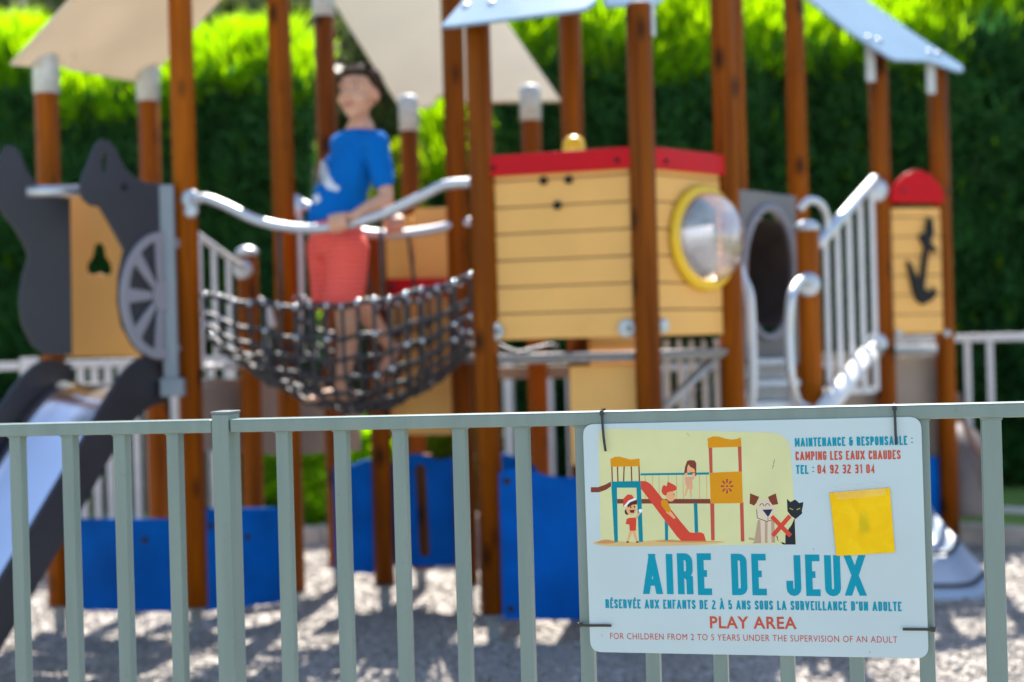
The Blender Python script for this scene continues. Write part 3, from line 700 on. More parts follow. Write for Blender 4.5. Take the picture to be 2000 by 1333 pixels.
# --- low blue panels
def low(outl, p, q, lab=None, bolts=(), off=0):
    pl = vplane(p, q); o = plate('low_panel', pl, outl, .018, M_blue, PS, .004, off=off)
    for b_ in bolts: bolt(pl.at(*pl.uv(*b_), .0 + off), pl.n, .014, M_hole, o, .005)
    return o
low([[(128, 1014), (345, 1014), (350, 1197), (132, 1192)]], PB['A'] + Vector((0, -.03, 0)), PB['C'] + Vector((-.02, -.03, 0)), bolts=((283, 1055),))
low([[(388, 994), (560, 992), (566, 1176), (394, 1196)]], PB['C'] + Vector((0, -.02, 0)), PB['D'] + Vector((0, -.02, 0)), bolts=((484, 1049), (412, 1028)))
low([smooth2([(655, 912), (690, 908), (720, 898), (745, 912), (745, 1010), (742, 1112), (700, 1120), (660, 1118), (655, 1010)], 4)], PB['D'] + Vector((.05, .0, 0)), PB['Rr'])
slot = [(820 + 11 * math.cos(a), 918 + 11 * math.sin(a)) for a in [math.pi + i * math.pi / 8 for i in range(9)]] + [(828 + 11 * math.cos(a), 1078 + 11 * math.sin(a)) for a in [i * math.pi / 8 for i in range(9)]]
wave = [(765, 905), (785, 894), (800, 888), (815, 886), (830, 890), (845, 897), (862, 900), (880, 894), (900, 885), (925, 893)]
low([wave + [(930, 1100), (885, 1106), (830, 1108), (770, 1106)], slot], PB['Rr'] + Vector((0, .05, 0)), PB['F'])
MB().box(W(824, 1000, 6.16), (.10, .03, .50), None, .01).build('slot_board', M_wood, PS)
low([[(968, 928), (985, 918), (1010, 915), (1040, 922), (1070, 930), (1100, 934), (1140, 931), (1240, 925), (1240, 1213), (972, 1211)]], PB['G'] + Vector((.03, -.03, 0)), PB['K'] + Vector((0, -.03, 0)), bolts=((990, 940), (998, 1190)))
low([[(940, 900), (960, 893), (985, 886), (1005, 892), (1035, 905), (1050, 915), (1050, 1100), (940, 1100)]], PB['F'] + Vector((.05, .02, 0)), PB['F'] + Vector((.5, .1, 0)))

# --- left tower: animal shaped boards, wheel, slide
dirp = Vector((-.61, -.79, 0))
prt = vplane(PB['C'] + Vector((-.045, -.05, 0)), PB['C'] + Vector((-.045, -.05, 0)) + dirp)
headR = [(201, 272), (190, 281), (160, 355), (158, 372), (165, 390), (180, 402), (197, 404), (215, 435), (244, 488), (234, 540), (233, 590), (240, 635), (262, 676), (290, 704), (341, 712), (341, 362), (312, 358), (285, 356), (262, 345), (243, 325), (228, 292), (216, 277)]
bR = plate('animal_board', prt, [headR, ell(206, 322, 5.5, 20, 14)], .019, M_dark, PS, .005)
bolt(prt.at(*prt.uv(243, 366)), prt.n, .014, M_black, bR)
# hub and wheel, raised on the board, cut at the steel upright
def clipx(pts, xm):
    out = []
    for i, (x, y) in enumerate(pts):
        x2, y2 = pts[i - 1]
        if (x <= xm) != (x2 <= xm): t = (xm - x2) / (x - x2); out.append((xm, y2 + (y - y2) * t))
        if x <= xm: out.append((x, y))
    return out
CX, CY = 309, 578
outer = [(CX + 76 * math.cos(a), CY + 124 * math.sin(a)) for a in [math.radians(58) + i * math.radians(244) / 40 for i in range(41)]]
inner = [(CX + 62 * math.cos(a), CY + 106 * math.sin(a)) for a in [math.radians(302) - i * math.radians(244) / 40 for i in range(41)]]
whl = plate('wheel_rim', prt, [outer + inner], .016, M_lilac, PS, .003, off=.018)
plate('wheel_hub', prt, [ell(CX + 5, CY, 20, 32, 28)], .016, M_lilac, whl, .003, off=.020)
for k_ in range(5):
    a = math.radians(92 + k_ * 44); ca, sa = math.cos(a), math.sin(a)
    t1 = (-sa, ca)
    q = [(CX + 17 * ca - 5 * sa, CY + 27 * sa + 8 * ca), (CX + 17 * ca + 5 * sa, CY + 27 * sa - 8 * ca), (CX + 66 * ca + 9 * sa, CY + 112 * sa - 15 * ca), (CX + 66 * ca - 9 * sa, CY + 112 * sa + 15 * ca)]
    q = clipx(q, 336)
    if len(q) > 2: plate('wheel_spoke', prt, [q], .014, M_lilac, whl, .002, off=.0165)
plt_ = vplane(W(75, 550, 5.45), W(75, 550, 5.45) + Vector((.85, .52, 0)))
headL = [(15, 284), (6, 292), (-20, 345), (-38, 372), (-30, 398), (2, 412), (30, 448), (49, 480), (55, 502), (44, 540), (37, 590), (43, 635), (62, 672), (84, 694), (142, 694), (138, 386), (100, 384), (82, 372), (66, 352), (52, 330), (42, 302), (30, 286)]
plate('animal_board', plt_, [headL], .019, M_dark, PS, .005)
MB().tube([W(52, 375, 5.44), W(163, 372, 5.50)], .022, 14).build('grab_bar', M_tube, PS)
# club shaped cut-out in the yellow board
py_ = vplane(W(140, 540, 5.95), W(270, 540, 6.05))
club = []
for i in range(40):
    a = 2 * math.pi * i / 40; rr = 1 + .28 * math.cos(3 * (a + math.pi / 2)); club.append((195 + 21 * rr * math.cos(a), 512 + 30 * rr * math.sin(a)))
plate('side_board', py_, [[(120, 384), (272, 384), (278, 697), (124, 697)], club], .02, M_yellow, PS, .004)
# steel upright and its bracket
pu = W(330, 550, 5.56)
MB().box((pu.x, pu.y, (W(330, 362, 5.56).z + W(330, 740, 5.56).z) / 2), (.055, .03, W(330, 362, 5.56).z - W(330, 740, 5.56).z), None, .004).build('upright', M_upright, PS)
MB().box(W(338, 757, 5.56), (.09, .06, .07), None, .006).build('bracket', M_upright, PS)
# left tower deck and side rails
c_ = PB['C']; deck([(PB['A'].x, PB['A'].y), (c_.x, c_.y), (c_.x + .02, c_.y + .36), (PB['A'].x + .05, PB['A'].y + .28)], 1.0, .03, M_deck)
plate('skirt_board', vplane(W(385, 800, 6.3), W(700, 800, 6.9)), [[(388, 738), (560, 742), (705, 760), (705, 880), (560, 890), (388, 880)]], .015, M_taupe, PS, .003)
MB().tube([W(376, 452, 5.9), W(472, 522, 6.33)], .014, 10).build('handrail', M_white, PS); flange(474, 526, 6.36, .045)
for (x, Z, yt) in ((388, 5.95, 462), (417, 6.08, 484), (446, 6.2, 505)):
    a, b = W(x, yt, Z), W(x, 712, Z); MB().box((a.x, a.y, (a.z + b.z) / 2), (.022, .018, a.z - b.z), None, .003).build('baluster', M_white, PS)
MB().tube([W(378, 716, 5.95), W(470, 716, 6.33)], .012, 8).build('bottom_rail', M_white, PS)
for (x, Z) in ((585, 6.2), (518, 6.3), (608, 6.3)):
    a, b = W(x, 410 if x > 550 else 600, Z), W(x, 705, Z); MB().box((a.x, a.y, (a.z + b.z) / 2), (.022, .018, a.z - b.z), None, .003).build('baluster', M_white, PS)
MB().tube(spline([W(505, 585, 6.25), W(522, 600, 6.25), W(535, 640, 6.25)], 6), .014, 8).build('handrail', M_white, PS)

# slide: flat start, steep run, walls
def slide():
    s0 = W(205, 742, 5.60); d = Vector((-.27, -.963, 0)).normalized(); side = Vector((-d.y, d.x, 0))
    if side.x < 0: side = -side          # towards the right of the picture
    prof = []
    L_ = 1.95
    for i in range(41):
        t = i / 40 * L_
        if t < .22: z = .985 - .2 * t * t
        elif t < 1.35: z = .975 - .80 * (t - .2) + .10 * math.exp(-((t - .25) / .2) ** 2) * (t - .2)
        else: z = .065 - .0 + .0 * t
        prof.append([t, z])
    zz = [p[1] for p in prof]
    for _ in range(6): zz = [zz[0]] + [(zz[i - 1] + zz[i] + zz[i + 1]) / 3 for i in range(1, 40)] + [zz[-1]]
    w = .20
    bed = []; wl = []; wr = []
    for (t, _), z in zip(prof, zz):
        c = Vector((s0.x, s0.y, 0)) + d * (t - .08)
        bed.append((c, max(z, .16)))
    vv = []; ff = []; n = 9
    for c, z in bed:
        for j in range(n):
            a = (j / (n - 1) - .5) * 2; vv.append(c + side * (a * w) + Vector((0, 0, z + .035 * abs(a) ** 4)))
    for i in range(len(bed) - 1):
        for j in range(n - 1): ff.append((i * n + j, i * n + j + 1, (i + 1) * n + j + 1, (i + 1) * n + j))
    ch = mk('slide_chute', vv, ff, M_chute, PS, True); ch.modifiers.new('thickness', 'SOLIDIFY').thickness = .004
    for sg in (-1, 1):
        vv = []; ff = []
        for i, (c, z) in enumerate(bed):
            t = i / 40
            up = .10 + .06 * math.sin(min(t * 6, 1) * math.pi / 2) * (1 if t < .2 else max(.55, 1 - (t - .2)))
            dn = .06 + .02 * math.sin(t * 3)
            for (o_, zz_) in ((0, z + up), (.018, z + up), (.018, z - dn), (0, z - dn)):
                vv.append(c + side * (sg * (w + .004 + o_)) + Vector((0, 0, max(zz_, .02))))
        k = len(bed)
        for i in range(k - 1):
            for j in range(4): ff.append((i * 4 + j, i * 4 + (j + 1) % 4, (i + 1) * 4 + (j + 1) % 4, (i + 1) * 4 + j))
        ff += [(0, 1, 2, 3), ((k - 1) * 4 + 3, (k - 1) * 4 + 2, (k - 1) * 4 + 1, (k - 1) * 4)]
        o = mk('slide_wall', vv, ff, M_dark, ch, False)
        b = o.modifiers.new('bevel', 'BEVEL'); b.width = .004; b.segments = 2
slide()

# --- rope bridge
CZ = 5.52
rail_f = spline([W(374, 392, 5.60), W(400, 388, 5.58), (W(440, 402, 5.56)), W(500, 430, 5.54), W(560, 444, 5.52), W(620, 447, 5.50), W(690, 437, 5.48), W(760, 414, 5.44), W(820, 385, 5.40), W(868, 362, 5.37), W(925, 357, 5.34)], 8)
MB().tube(rail_f, .019, 14).build('bridge_handrail', M_tube, PS)
flange(371, 390, 5.6, .04); flange(372, 412, 5.6, .03)
rail_b = spline([W(556, 392, 5.98), W(590, 398, 5.98), W(640, 425, 5.98), W(700, 452, 5.98), W(770, 458, 5.98), W(840, 450, 5.98), W(885, 440, 5.98), W(925, 432, 5.98)], 8)
MB().tube(rail_b, .019, 14).build('bridge_handrail', M_tube, PS)
flange(572, 402, 5.96, .05)
def netpt(u, v):
    """u along the bridge 0..1, v across 0 (front top) .. 1 (back top)"""
    s_ = math.sin(math.pi * u) ** .9
    v = .35 * v + .65 * (.5 - .5 * math.cos(math.pi * v))
    xf = (PB['C'] * (1 - u) + PB['G'] * u); xb = (PB['D'] * (1 - u) + PB['F'] * u)
    xf = xf + Vector((.05 * (1 - 2 * u), 0, 0))
    q = xf.lerp(xb, .5 - .5 * math.cos(math.pi * v)) if 0 else xf.lerp(xb, v)
    cx = math.cos(math.pi * (v)); base = xf.lerp(xb, .5 - .46 * cx)
    ztop = 1.345 - .075 * s_ + .03 * u; zbot = 1.10 - .225 * s_ - .02 * u
    k = abs(math.sin(math.pi * v)) ** .55
    return base + Vector((0, 0, ztop + (zbot - ztop) * k)) + Vector((0, .01 * math.sin(u * 40 + v * 9), .006 * math.sin(u * 33 + v * 17)))
NU, NV = 17, 13
net = MB(); joints = MB()
bridge = MB().tube([netpt(i / 60, 0) for i in range(61)], .012, 8).build('rope_net', M_rope, PS)
for j in range(1, NV + 1):
    v = j / NV
    MB().tube([netpt(i / 60, v) for i in range(61)], .0095, 7).build('rope', M_rope, bridge)
for i in range(NU + 1):
    u = i / NU
    MB().tube([netpt(u, j / 40) for j in range(41)], .0085, 7).build('rope', M_rope, bridge)
for i in range(NU + 1):
    for j in range(NV + 1):
        joints.ball(netpt(i / NU, j / NV), (.0150, .0135, .0155), 12, mi=0 if (j == 0 or (j == 1 and random.random() < .6) or j == NV or (i in (0, NU) and random.random() < .6) or (j in (2, 3) and i > 9 and random.random() < .4)) else 1)
jo = joints.build('rope_joints', [M_joint, plastic('black_plastic_joint', (.015, .015, .017), .3, .1)], bridge); jo['kind'] = 'stuff'
for (px, u) in ((540, .30), (742, .68)):
    k = min(range(len(rail_f)), key=lambda i: abs(rail_f[i].x - W(px, 450, 5.5).x)); a = rail_f[k]; b = netpt(u, 0)
    MB().tube([a, a.lerp(b, .5), b], .008, 7).build('hanger_rope', M_rope, bridge)
for (px, u) in ((700, .52), (800, .75)):
    k = min(range(len(rail_b)), key=lambda i: abs(rail_b[i].x - W(px, 450, 5.98).x)); a = rail_b[k]; b = netpt(u, 1)
    MB().tube([a, b], .008, 7).build('hanger_rope', M_rope, bridge)
# rear playhouse boards
def hb(outl, Z, mat, name='wall_board', off=0):
    return plate(name, vplane(W(700, 600, Z), W(900, 600, Z - .05)), outl, .018, mat, BH, .003, off=off)
hb([[(742, 432), (806, 420), (806, 548), (742, 548)]], 6.22, M_yellow)
hb([[(809, 408), (905, 404), (905, 548), (809, 548)]], 6.21, M_yellow)
hb([[(752, 545), (903, 543), (903, 577), (752, 579)]], 6.15, M_red, 'sill', .01)
hb([[(755, 579), (900, 577), (905, 850), (758, 850)]], 6.16, M_yellow)
plate('wall_board', vplane(W(1130, 700, 6.35), W(1260, 700, 6.3)), [[(1138, 662), (1250, 662), (1250, 900), (1138, 900)]], .018, M_yellow, BH, .003)
bolt(W(765, 560, 6.12), (0, -1, 0), .012, M_dark, BH)
MB().box(W(1045, 727, 6.7), (.36, .05, .06), None, .004).build('ledge', M_taupe, BH)

# ------------------------------------------------------------------ boy
def skin():
    mt, n, b = newmat('skin'); b.inputs['Base Color'].default_value = (.50, .27, .18, 1); b.inputs['Roughness'].default_value = .5
    b.inputs['Subsurface Weight'].default_value = .12; b.inputs['Subsurface Radius'].default_value = (.02, .008, .004); b.inputs['Subsurface Scale'].default_value = .5
    nz = n.nodes.new('ShaderNodeTexNoise'); nz.inputs['Scale'].default_value = 14; rp = n.nodes.new('ShaderNodeValToRGB')
    rp.color_ramp.elements[0].color = (.54, .27, .165, 1); rp.color_ramp.elements[1].color = (.68, .37, .24, 1)
    n.links.new(nz.outputs[0], rp.inputs[0]); n.links.new(rp.outputs[0], b.inputs['Base Color']); return mt
M_skin = skin()
M_hair = plastic('brown_hair', (.050, .026, .014), .6, .4, scale=60, bump=1, bscale=400, spec=.15)
M_shirt = plastic('blue_cotton', (.002, .145, .50), .85, .10, scale=8, bump=.5, transl=.12, spec=.1)
def stripes():
    mt, n, b = newmat('red_striped_cotton'); L = n.links.new
    ge = n.nodes.new('ShaderNodeNewGeometry'); sp = n.nodes.new('ShaderNodeSeparateXYZ'); L(ge.outputs['Position'], sp.inputs[0])
    mu = n.nodes.new('ShaderNodeMath'); mu.operation = 'MULTIPLY'; mu.inputs[1].default_value = 2 * math.pi / .0215
    nz = n.nodes.new('ShaderNodeTexNoise'); nz.inputs['Scale'].default_value = 9; L(ge.outputs['Position'], nz.inputs['Vector'])
    ad0 = n.nodes.new('ShaderNodeMath'); ad0.operation = 'MULTIPLY_ADD'; ad0.inputs[1].default_value = .02; L(nz.outputs[0], ad0.inputs[0]); L(sp.outputs[2], ad0.inputs[2])
    L(ad0.outputs[0], mu.inputs[0]); si = n.nodes.new('ShaderNodeMath'); si.operation = 'SINE'; L(mu.outputs[0], si.inputs[0])
    rp = n.nodes.new('ShaderNodeValToRGB'); e = rp.color_ramp.elements; e[0].position = .68; e[0].color = (.82, .040, .028, 1); e[1].position = .9; e[1].color = (.80, .22, .16, 1)
    mr = n.nodes.new('ShaderNodeMapRange'); mr.inputs[1].default_value = -1; L(si.outputs[0], mr.inputs[0]); L(mr.outputs[0], rp.inputs[0]); L(rp.outputs[0], b.inputs['Base Color'])
    b.inputs['Roughness'].default_value = .85; return mt
M_short = stripes()
def remeshed(mb, name, mat, parent, vox, smooth=4):
    o = mb.build(name, mat, None)
    for (k, v) in (('REMESH', vox), ('SMOOTH', smooth)):
        md = o.modifiers.new(k, k)
        if k == 'REMESH': md.mode = 'VOXEL'; md.voxel_size = v; md.use_smooth_shade = True
        else: md.iterations = v; md.factor = .6
    dg = bpy.context.evaluated_depsgraph_get(); dg.update()
    me = bpy.data.meshes.new_from_object(o.evaluated_get(dg)); bpy.data.objects.remove(o)
    me.materials.clear(); me.materials.append(mat); me.polygons.foreach_set('use_smooth', [True] * len(me.polygons)); me.polygons.foreach_set('material_index', [0] * len(me.polygons))
    return put(bpy.data.objects.new(name, me), parent)
def limb(mb, pts, rad, n=14, k=6):
    """tapered closed limb with ball ends"""
    P = spline(pts, k); rr = []
    m = len(pts) - 1
    for i in range(len(P)):
        t = i / (len(P) - 1) * m; a = min(int(t), m - 1); fr = t - a; rr.append(rad[a] * (1 - fr) + rad[a + 1] * fr)
    mb.tube(P, rr, n); mb.ball(P[0], rr[0], n); mb.ball(P[-1], rr[-1], n)
def boy():
    fx, fy = -.80, -.60                       # direction the chest faces
    root = thing('person', W(665, 785, 5.7), 'boy in blue t-shirt and red striped shorts standing on the rope bridge holding both handrails', 'person')
    fwd = Vector((fx, fy, 0)).normalized(); rgt = Vector((fwd.y, -fwd.x, 0)); up = Vector((0, 0, 1))
    # joints
    pel = W(662, 478, 5.72); wai = W(664, 420, 5.72); che = W(688, 320, 5.73); nkb = W(704, 258, 5.73); nkt = W(702, 228, 5.72)
    shl = W(735, 282, 5.62); shr = W(668, 284, 5.85)
    ell_ = W(754, 388, 5.56); wrl = W(690, 424, 5.47); hdl = W(662, 437, 5.465)
    elr = W(748, 362, 5.97); wrr = W(764, 420, 5.97); hdr = W(772, 440, 5.96)
    hpl = W(682, 488, 5.66); hpr = W(640, 488, 5.78)
    knl = W(676, 622, 5.64); anl = W(668, 755, 5.70); knr = W(692, 592, 5.83); anr = W(762, 676, 5.95)
    B = MB()
    # torso (flattened ellipsoids along the spine)
    ax = (rgt, fwd, up)
    for p, q, r0, r1 in ((pel, wai, (.105, .085), (.095, .078)), (wai, che, (.095, .078), (.115, .085)), (che, nkb, (.115, .085), (.07, .055))):
        for i in range(5):
            t = i / 4; c = p.lerp(q, t); B.ball(c, (r0[0] * (1 - t) + r1[0] * t, r0[1] * (1 - t) + r1[1] * t, .07), 18, ax=ax)
    limb(B, [nkb, nkt + Vector((0, 0, .02))], [.043, .038])
    limb(B, [shl, shl.lerp(ell_, .5), ell_, ell_.lerp(wrl, .35), wrl], [.040, .035, .028, .030, .020])
    limb(B, [shr, shr.lerp(elr, .5), elr, elr.lerp(wrr, .35), wrr], [.040, .035, .028, .030, .020])
    limb(B, [hpl, hpl.lerp(knl, .5), knl, knl.lerp(anl, .3) + Vector((.012, .012, 0)), anl], [.070, .058, .043, .042, .026])
    limb(B, [hpr, hpr.lerp(knr, .5), knr, knr.lerp(anr, .3) + Vector((.01, .012, 0)), anr], [.070, .058, .043, .042, .026])
    # feet
    for an, dr in ((anl, Vector((-.9, -.4, 0)).normalized()), (anr, Vector((-.4, -.1, -.8)).normalized())):
        heel = an + Vector((.01, 0, -.035)) - dr * .02; toe = an + dr * .13 + Vector((0, 0, -.045))
        limb(B, [heel, heel.lerp(toe, .5) + Vector((0, 0, .006)), toe], [.026, .027, .020])
        sd_ = dr.cross(Vector((0, 0, 1))).normalized() if abs(dr.z) < .7 else Vector((0, 1, 0))
        for k in range(5): limb(B, [toe + sd_ * (.012 * (k - 2)), toe + sd_ * (.014 * (k - 2)) + dr * (.028 - .003 * k)], [.009, .008], 8, 2)
    # hands closed round the rails
    def hand(wr, hd, axis, n_, sg):
        """axis: rail direction, n_: from rail towards wrist"""
        axis = axis.normalized(); b = (n_ - axis * n_.dot(axis)).normalized(); c = axis.cross(b)
        palm = hd + b * .030
        for t in (-.5, -.15, .2, .5): limb(B, [wr, palm + axis * (.028 * t)], [.018, .016], 10, 3)
        for k in range(4):
            o_ = axis * (.019 * (k - 1.5)); L_ = (.95, 1.0, .97, .85)[k]
            arc = [hd + o_ + b * (.031 * math.cos(a)) + c * (.031 * math.sin(a)) * sg for a in [x * L_ for x in (0, .7, 1.4, 2.1, 2.9, 3.5)]]
            limb(B, arc, [.0098, .0095, .009, .0088, .0082, .0075], 8, 3)
        arc = [palm + axis * -.03] + [hd + axis * -.034 + b * (.030 * math.cos(a)) - c * (.030 * math.sin(a)) * sg for a in (.7, 1.4, 2.1)]
        limb(B, arc, [.012, .0105, .0098, .009], 8, 3)
    hand(wrl, hdl, Vector((1, -.1, .12)), up * .8 + Vector((.4, .3, 0)), 1)
    hand(wrr, hdr, Vector((1, 0, .02)), up, 1)
    # head
    hf = Vector((-.36, -.93, .05)).normalized(); hr = hf.cross(up).normalized(); hu = hr.cross(hf).normalized()
    hc = W(700, 184, 5.71); hx = (hr, hf, hu)
    def HP(r_, f_, u_): return hc + hr * r_ + hf * f_ + hu * u_
    B.ball(HP(0, -.012, .022), (.076, .092, .088), 24, ax=hx)
    B.ball(HP(0, .018, -.030), (.060, .070, .078), 20, ax=hx)
    B.ball(HP(0, .050, -.088), (.026, .024, .022), 14, ax=hx)
    for s_ in (-1, 1):
        B.ball(HP(s_ * .036, .052, -.030), (.028, .026, .028), 12, ax=hx)
        B.ball(HP(s_ * .077, -.012, -.008), (.009, .020, .030), 12, ax=hx)
        B.ball(HP(s_ * .030, .072, .026), (.024, .013, .008), 12, ax=hx)
    limb(B, [HP(0, .080, .012), HP(0, .096, -.022)], [.008, .012], 10, 3)
    B.ball(HP(.009, .088, -.026), (.008, .009, .007), 8, ax=hx); B.ball(HP(-.009, .088, -.026), (.008, .009, .007), 8, ax=hx)
    B.ball(HP(0, .082, -.052), (.022, .010, .005), 10, ax=hx); B.ball(HP(0, .080, -.061), (.019, .010, .006), 10, ax=hx)
    body = remeshed(B, 'body', M_skin, root, .0048, 4)
    M_eye = plastic('eye_white', (.7, .68, .65), .2, .02); M_iris = plastic('dark_iris', (.03, .015, .008), .1, .1); M_lip = plastic('lips', (.42, .13, .10), .45, .08)
    for s_ in (-1, 1):
        e = MB(); e.ball(HP(s_ * .031, .070, .006), (.012, .010, .0065), 14, ax=hx); eo = e.build('eye', M_eye, root)
        MB().ball(HP(s_ * .031 + -.002, .0795, .006), (.006, .004, .0068), 12, ax=hx).build('iris', M_iris, eo)
        MB().tube(spline([HP(s_ * .014, .088, .026), HP(s_ * .032, .084, .032), HP(s_ * .052, .068, .024)], 4), [.0022] * 9, 6).build('eyebrow', M_hair, root)
    MB().tube(spline([HP(-.024, .083, -.054), HP(0, .093, -.057), HP(.024, .083, -.054)], 4), [.002] + [.0045] * 7 + [.002], 8).build('mouth', M_lip, root)
    # hair: cap with strands
    H_ = MB(); vv = []; n = 36; m_ = 20
    for i in range(m_ + 1):
        th = math.pi * .74 * i / m_
        for j in range(n):
            t = 2 * math.pi * j / n; dv = Vector((math.sin(th) * math.cos(t), math.sin(th) * math.sin(t), math.cos(th)))
            lim = (1.16 + .95 * max(0, min(1, .62 - math.sin(t))))
            k = 1 + .05 * noise.noise(dv * 9)
            p = Vector((.087 * dv.x, .104 * dv.y, .102 * dv.z)) * k
            if th > lim: p *= .84
            vv.append(HP(p.x, -.012 + p.y, .022 + p.z))
    ff = [(i * n + j, (i + 1) * n + j, (i + 1) * n + (j + 1) % n, i * n + (j + 1) % n) for i in range(m_) for j in range(n)]
    H_.add(vv, ff, 0, True)
    for q in range(2200):
        dv = Vector((random.gauss(0, 1), random.gauss(-.3, 1), random.gauss(.4, .9))).normalized()
        if math.acos(max(-1, min(1, dv.z))) > 1.12 + .95 * max(0, min(1, .62 - dv.y / max(1e-3, math.hypot(dv.x, dv.y)))): continue
        b = HP(.086 * dv.x, -.012 + .102 * dv.y, .022 + .100 * dv.z); nn = (hr * dv.x + hf * dv.y + hu * dv.z)
        tdir = (nn * .5 + hf * random.uniform(-.1, .6) + hr * random.uniform(-.4, .4) - hu * .25).normalized(); s_ = nn.cross(tdir).normalized() * .0022
        e = b + tdir * random.uniform(.012, .026); H_.add([b - s_, b + s_, e], [(0, 1, 2)], 0, False)
    H_.build('hair', M_hair, root)
    # t-shirt
    S = MB(); ws = W(660, 430, 5.72)
    for p, q, r0, r1 in ((W(655, 425, 5.715), W(664, 385, 5.72), (.125, .110), (.122, .105)), (W(664, 385, 5.72), che, (.122, .105), (.132, .104)), (che, W(700, 275, 5.73), (.132, .104), (.098, .078))):
        for i in range(6):
            t = i / 5; c = p.lerp(q, t); S.ball(c, (r0[0] * (1 - t) + r1[0] * t, r0[1] * (1 - t) + r1[1] * t, .055), 22, ax=ax)
    S.ball(W(702, 262, 5.73), (.062, .055, .022), 18, ax=ax)
    limb(S, [shl, shl.lerp(ell_, .35), shl.lerp(ell_, .66)], [.053, .050, .046], 16)
    limb(S, [shr, shr.lerp(elr, .35), shr.lerp(elr, .62)], [.052, .050, .054], 16)
    limb(S, [che + Vector((.02, 0, .08)), shl], [.06, .054], 14); limb(S, [che + Vector((-.02, 0, .07)), shr], [.06, .05], 14)
    sh = remeshed(S, 'shirt', M_shirt, root, .007, 6)
    for v in sh.data.vertices:
        v.co += (v.co - che).normalized() * (.007 * noise.noise(v.co * 11) + .007 * noise.noise(Vector((v.co.x * 9 + v.co.z * 7, v.co.y * 9, v.co.z * 19))))
    # pale print on the chest: a flat motif just proud of the cloth
    from mathutils.bvhtree import BVHTree
    bv = BVHTree.FromPolygons([v.co for v in sh.data.vertices], [p.vertices[:] for p in sh.data.polygons])
    def stamp(poly, name):
        import itertools
        bm = bmesh.new(); cam0 = Vector((0, 0, CAMH)); vs_ = [bm.verts.new((x, y, 0)) for x, y in poly]; bm.faces.new(vs_)
        bmesh.ops.triangulate(bm, faces=bm.faces[:]); bmesh.ops.subdivide_edges(bm, edges=bm.edges[:], cuts=3, use_grid_fill=True)
        vv = []
        for v in bm.verts:
            d_ = ray(v.co.x, v.co.y).normalized(); loc, nr, _, _ = bv.ray_cast(cam0, d_)
            vv.append((loc + nr * .002) if loc else W(v.co.x, v.co.y, 5.62))
        bm.verts.index_update(); ff = [[v.index for v in f.verts] for f in bm.faces]; bm.free()
        mk(name, vv, ff, M_print, sh, True)
    global M_print
    M_print = plastic('white_shirt_print', (.62, .66, .72), .7, .1, scale=30)
    stamp([(628, 312), (640, 322), (644, 345), (655, 362), (664, 366), (660, 375), (640, 370), (628, 356), (620, 362), (624, 340)], 'shirt_print')
    stamp([(610, 385), (622, 378), (628, 392), (616, 400)], 'shirt_print')
    # shorts
    T = MB()
    for i in range(5):
        c = W(657, 440, 5.715).lerp(W(660, 492, 5.72), i / 4); T.ball(c, (.122, .104, .045), 20, ax=ax)
    limb(T, [hpl + Vector((-.01, 0, 0)), W(676, 545, 5.65), W(668, 596, 5.64)], [.088, .080, .080], 18)
    limb(T, [hpr, W(642, 545, 5.79), W(646, 594, 5.80)], [.086, .080, .080], 18)
    limb(T, [hpr, W(668, 540, 5.76), W(672, 585, 5.80)], [.080, .072, .070], 18)
    st = remeshed(T, 'shorts', M_short, root, .007, 3)
    zmin = W(660, 600, 5.7).z
    for v in st.data.vertices:
        v.co += Vector((1, .3, 0)) * (.005 * noise.noise(Vector((v.co.x * 12, v.co.y * 12, v.co.z * 5))))
        if v.co.z < zmin: v.co.z = zmin + (v.co.z - zmin) * .15
boy()

# ------------------------------------------------------------------ front fence
TH = math.atan(.2485); fc, fs = math.cos(TH), math.sin(TH); FD = 2.62
fo = Vector((0, FD / fc, 0)); fdir = Vector((fc, -fs, 0)); fn = Vector((-fs, -fc, 0))     # fn towards the camera
FP = Plane(fo, fdir, (0, 0, 1)); fax = (fdir, fn, Vector((0, 0, 1)))
FE = thing('metal_fence', (0, FD / fc, 0), 'sage green metal railing in the foreground that carries the play area sign', 'fence')
def fu(px, py): return FP.uv(px, py)[0]
ZT = FP.hit(1000, 807).z; ZT2 = FP.hit(1900, 787).z; ZT0 = FP.hit(60, 827).z
RAILH = .026; RAILD = .040
u0, u1 = -3.0, 2.6
PU = fu(440, 850)
def fz(u): return ZT0 + (ZT2 - ZT0) * (u - fu(60, 827)) / (fu(1900, 787) - fu(60, 827))
for (a, b, dz) in ((u0, PU - .020, .0), (PU + .020, u1, .001)):
    pa, pb = FP.at(a, fz(a)), FP.at(b, fz(b)); d = (pb - pa).normalized()
    upv = fn.cross(d).normalized(); upv = upv if upv.z > 0 else -upv
    MB().box((pa + pb) / 2 - Vector((0, 0, RAILH / 2)) + fn * dz, ((pb - pa).length, RAILD, RAILH), (d, fn, upv), .004).build('top_rail', M_paint, FE)
    MB().box(FP.at((a + b) / 2, .10), (b - a, .03, .03), fax, .003).build('bottom_rail', M_paint, FE)
px_top = [(36, 900), (138, 900), (239, 900), (343, 900), (556, 900), (669, 900), (783, 900), (900, 900), (1022, 900), (1150, 1300), (1277, 1310), (1409, 1310), (1539, 1310), (1674, 1310), (1812, 1310)]
barh = 0.93 - .116; first = None
def baluster(u, w=.0265, d=.026):
    zt = fz(u) - RAILH - .0005; zb = .116
    b = MB().box((0, 0, 0), (w * random.uniform(.985, 1.015), d, zt - zb), fax, .0035)
    o = b.build('baluster', M_paint, FE, Matrix.Translation(FP.at(u, (zt + zb) / 2)))
    # weld bead where the bar meets the rail
    MB().box(FP.at(u, zt - .001), (w + .004, d + .004, .004), fax, .0018).build('weld', M_paint, o)
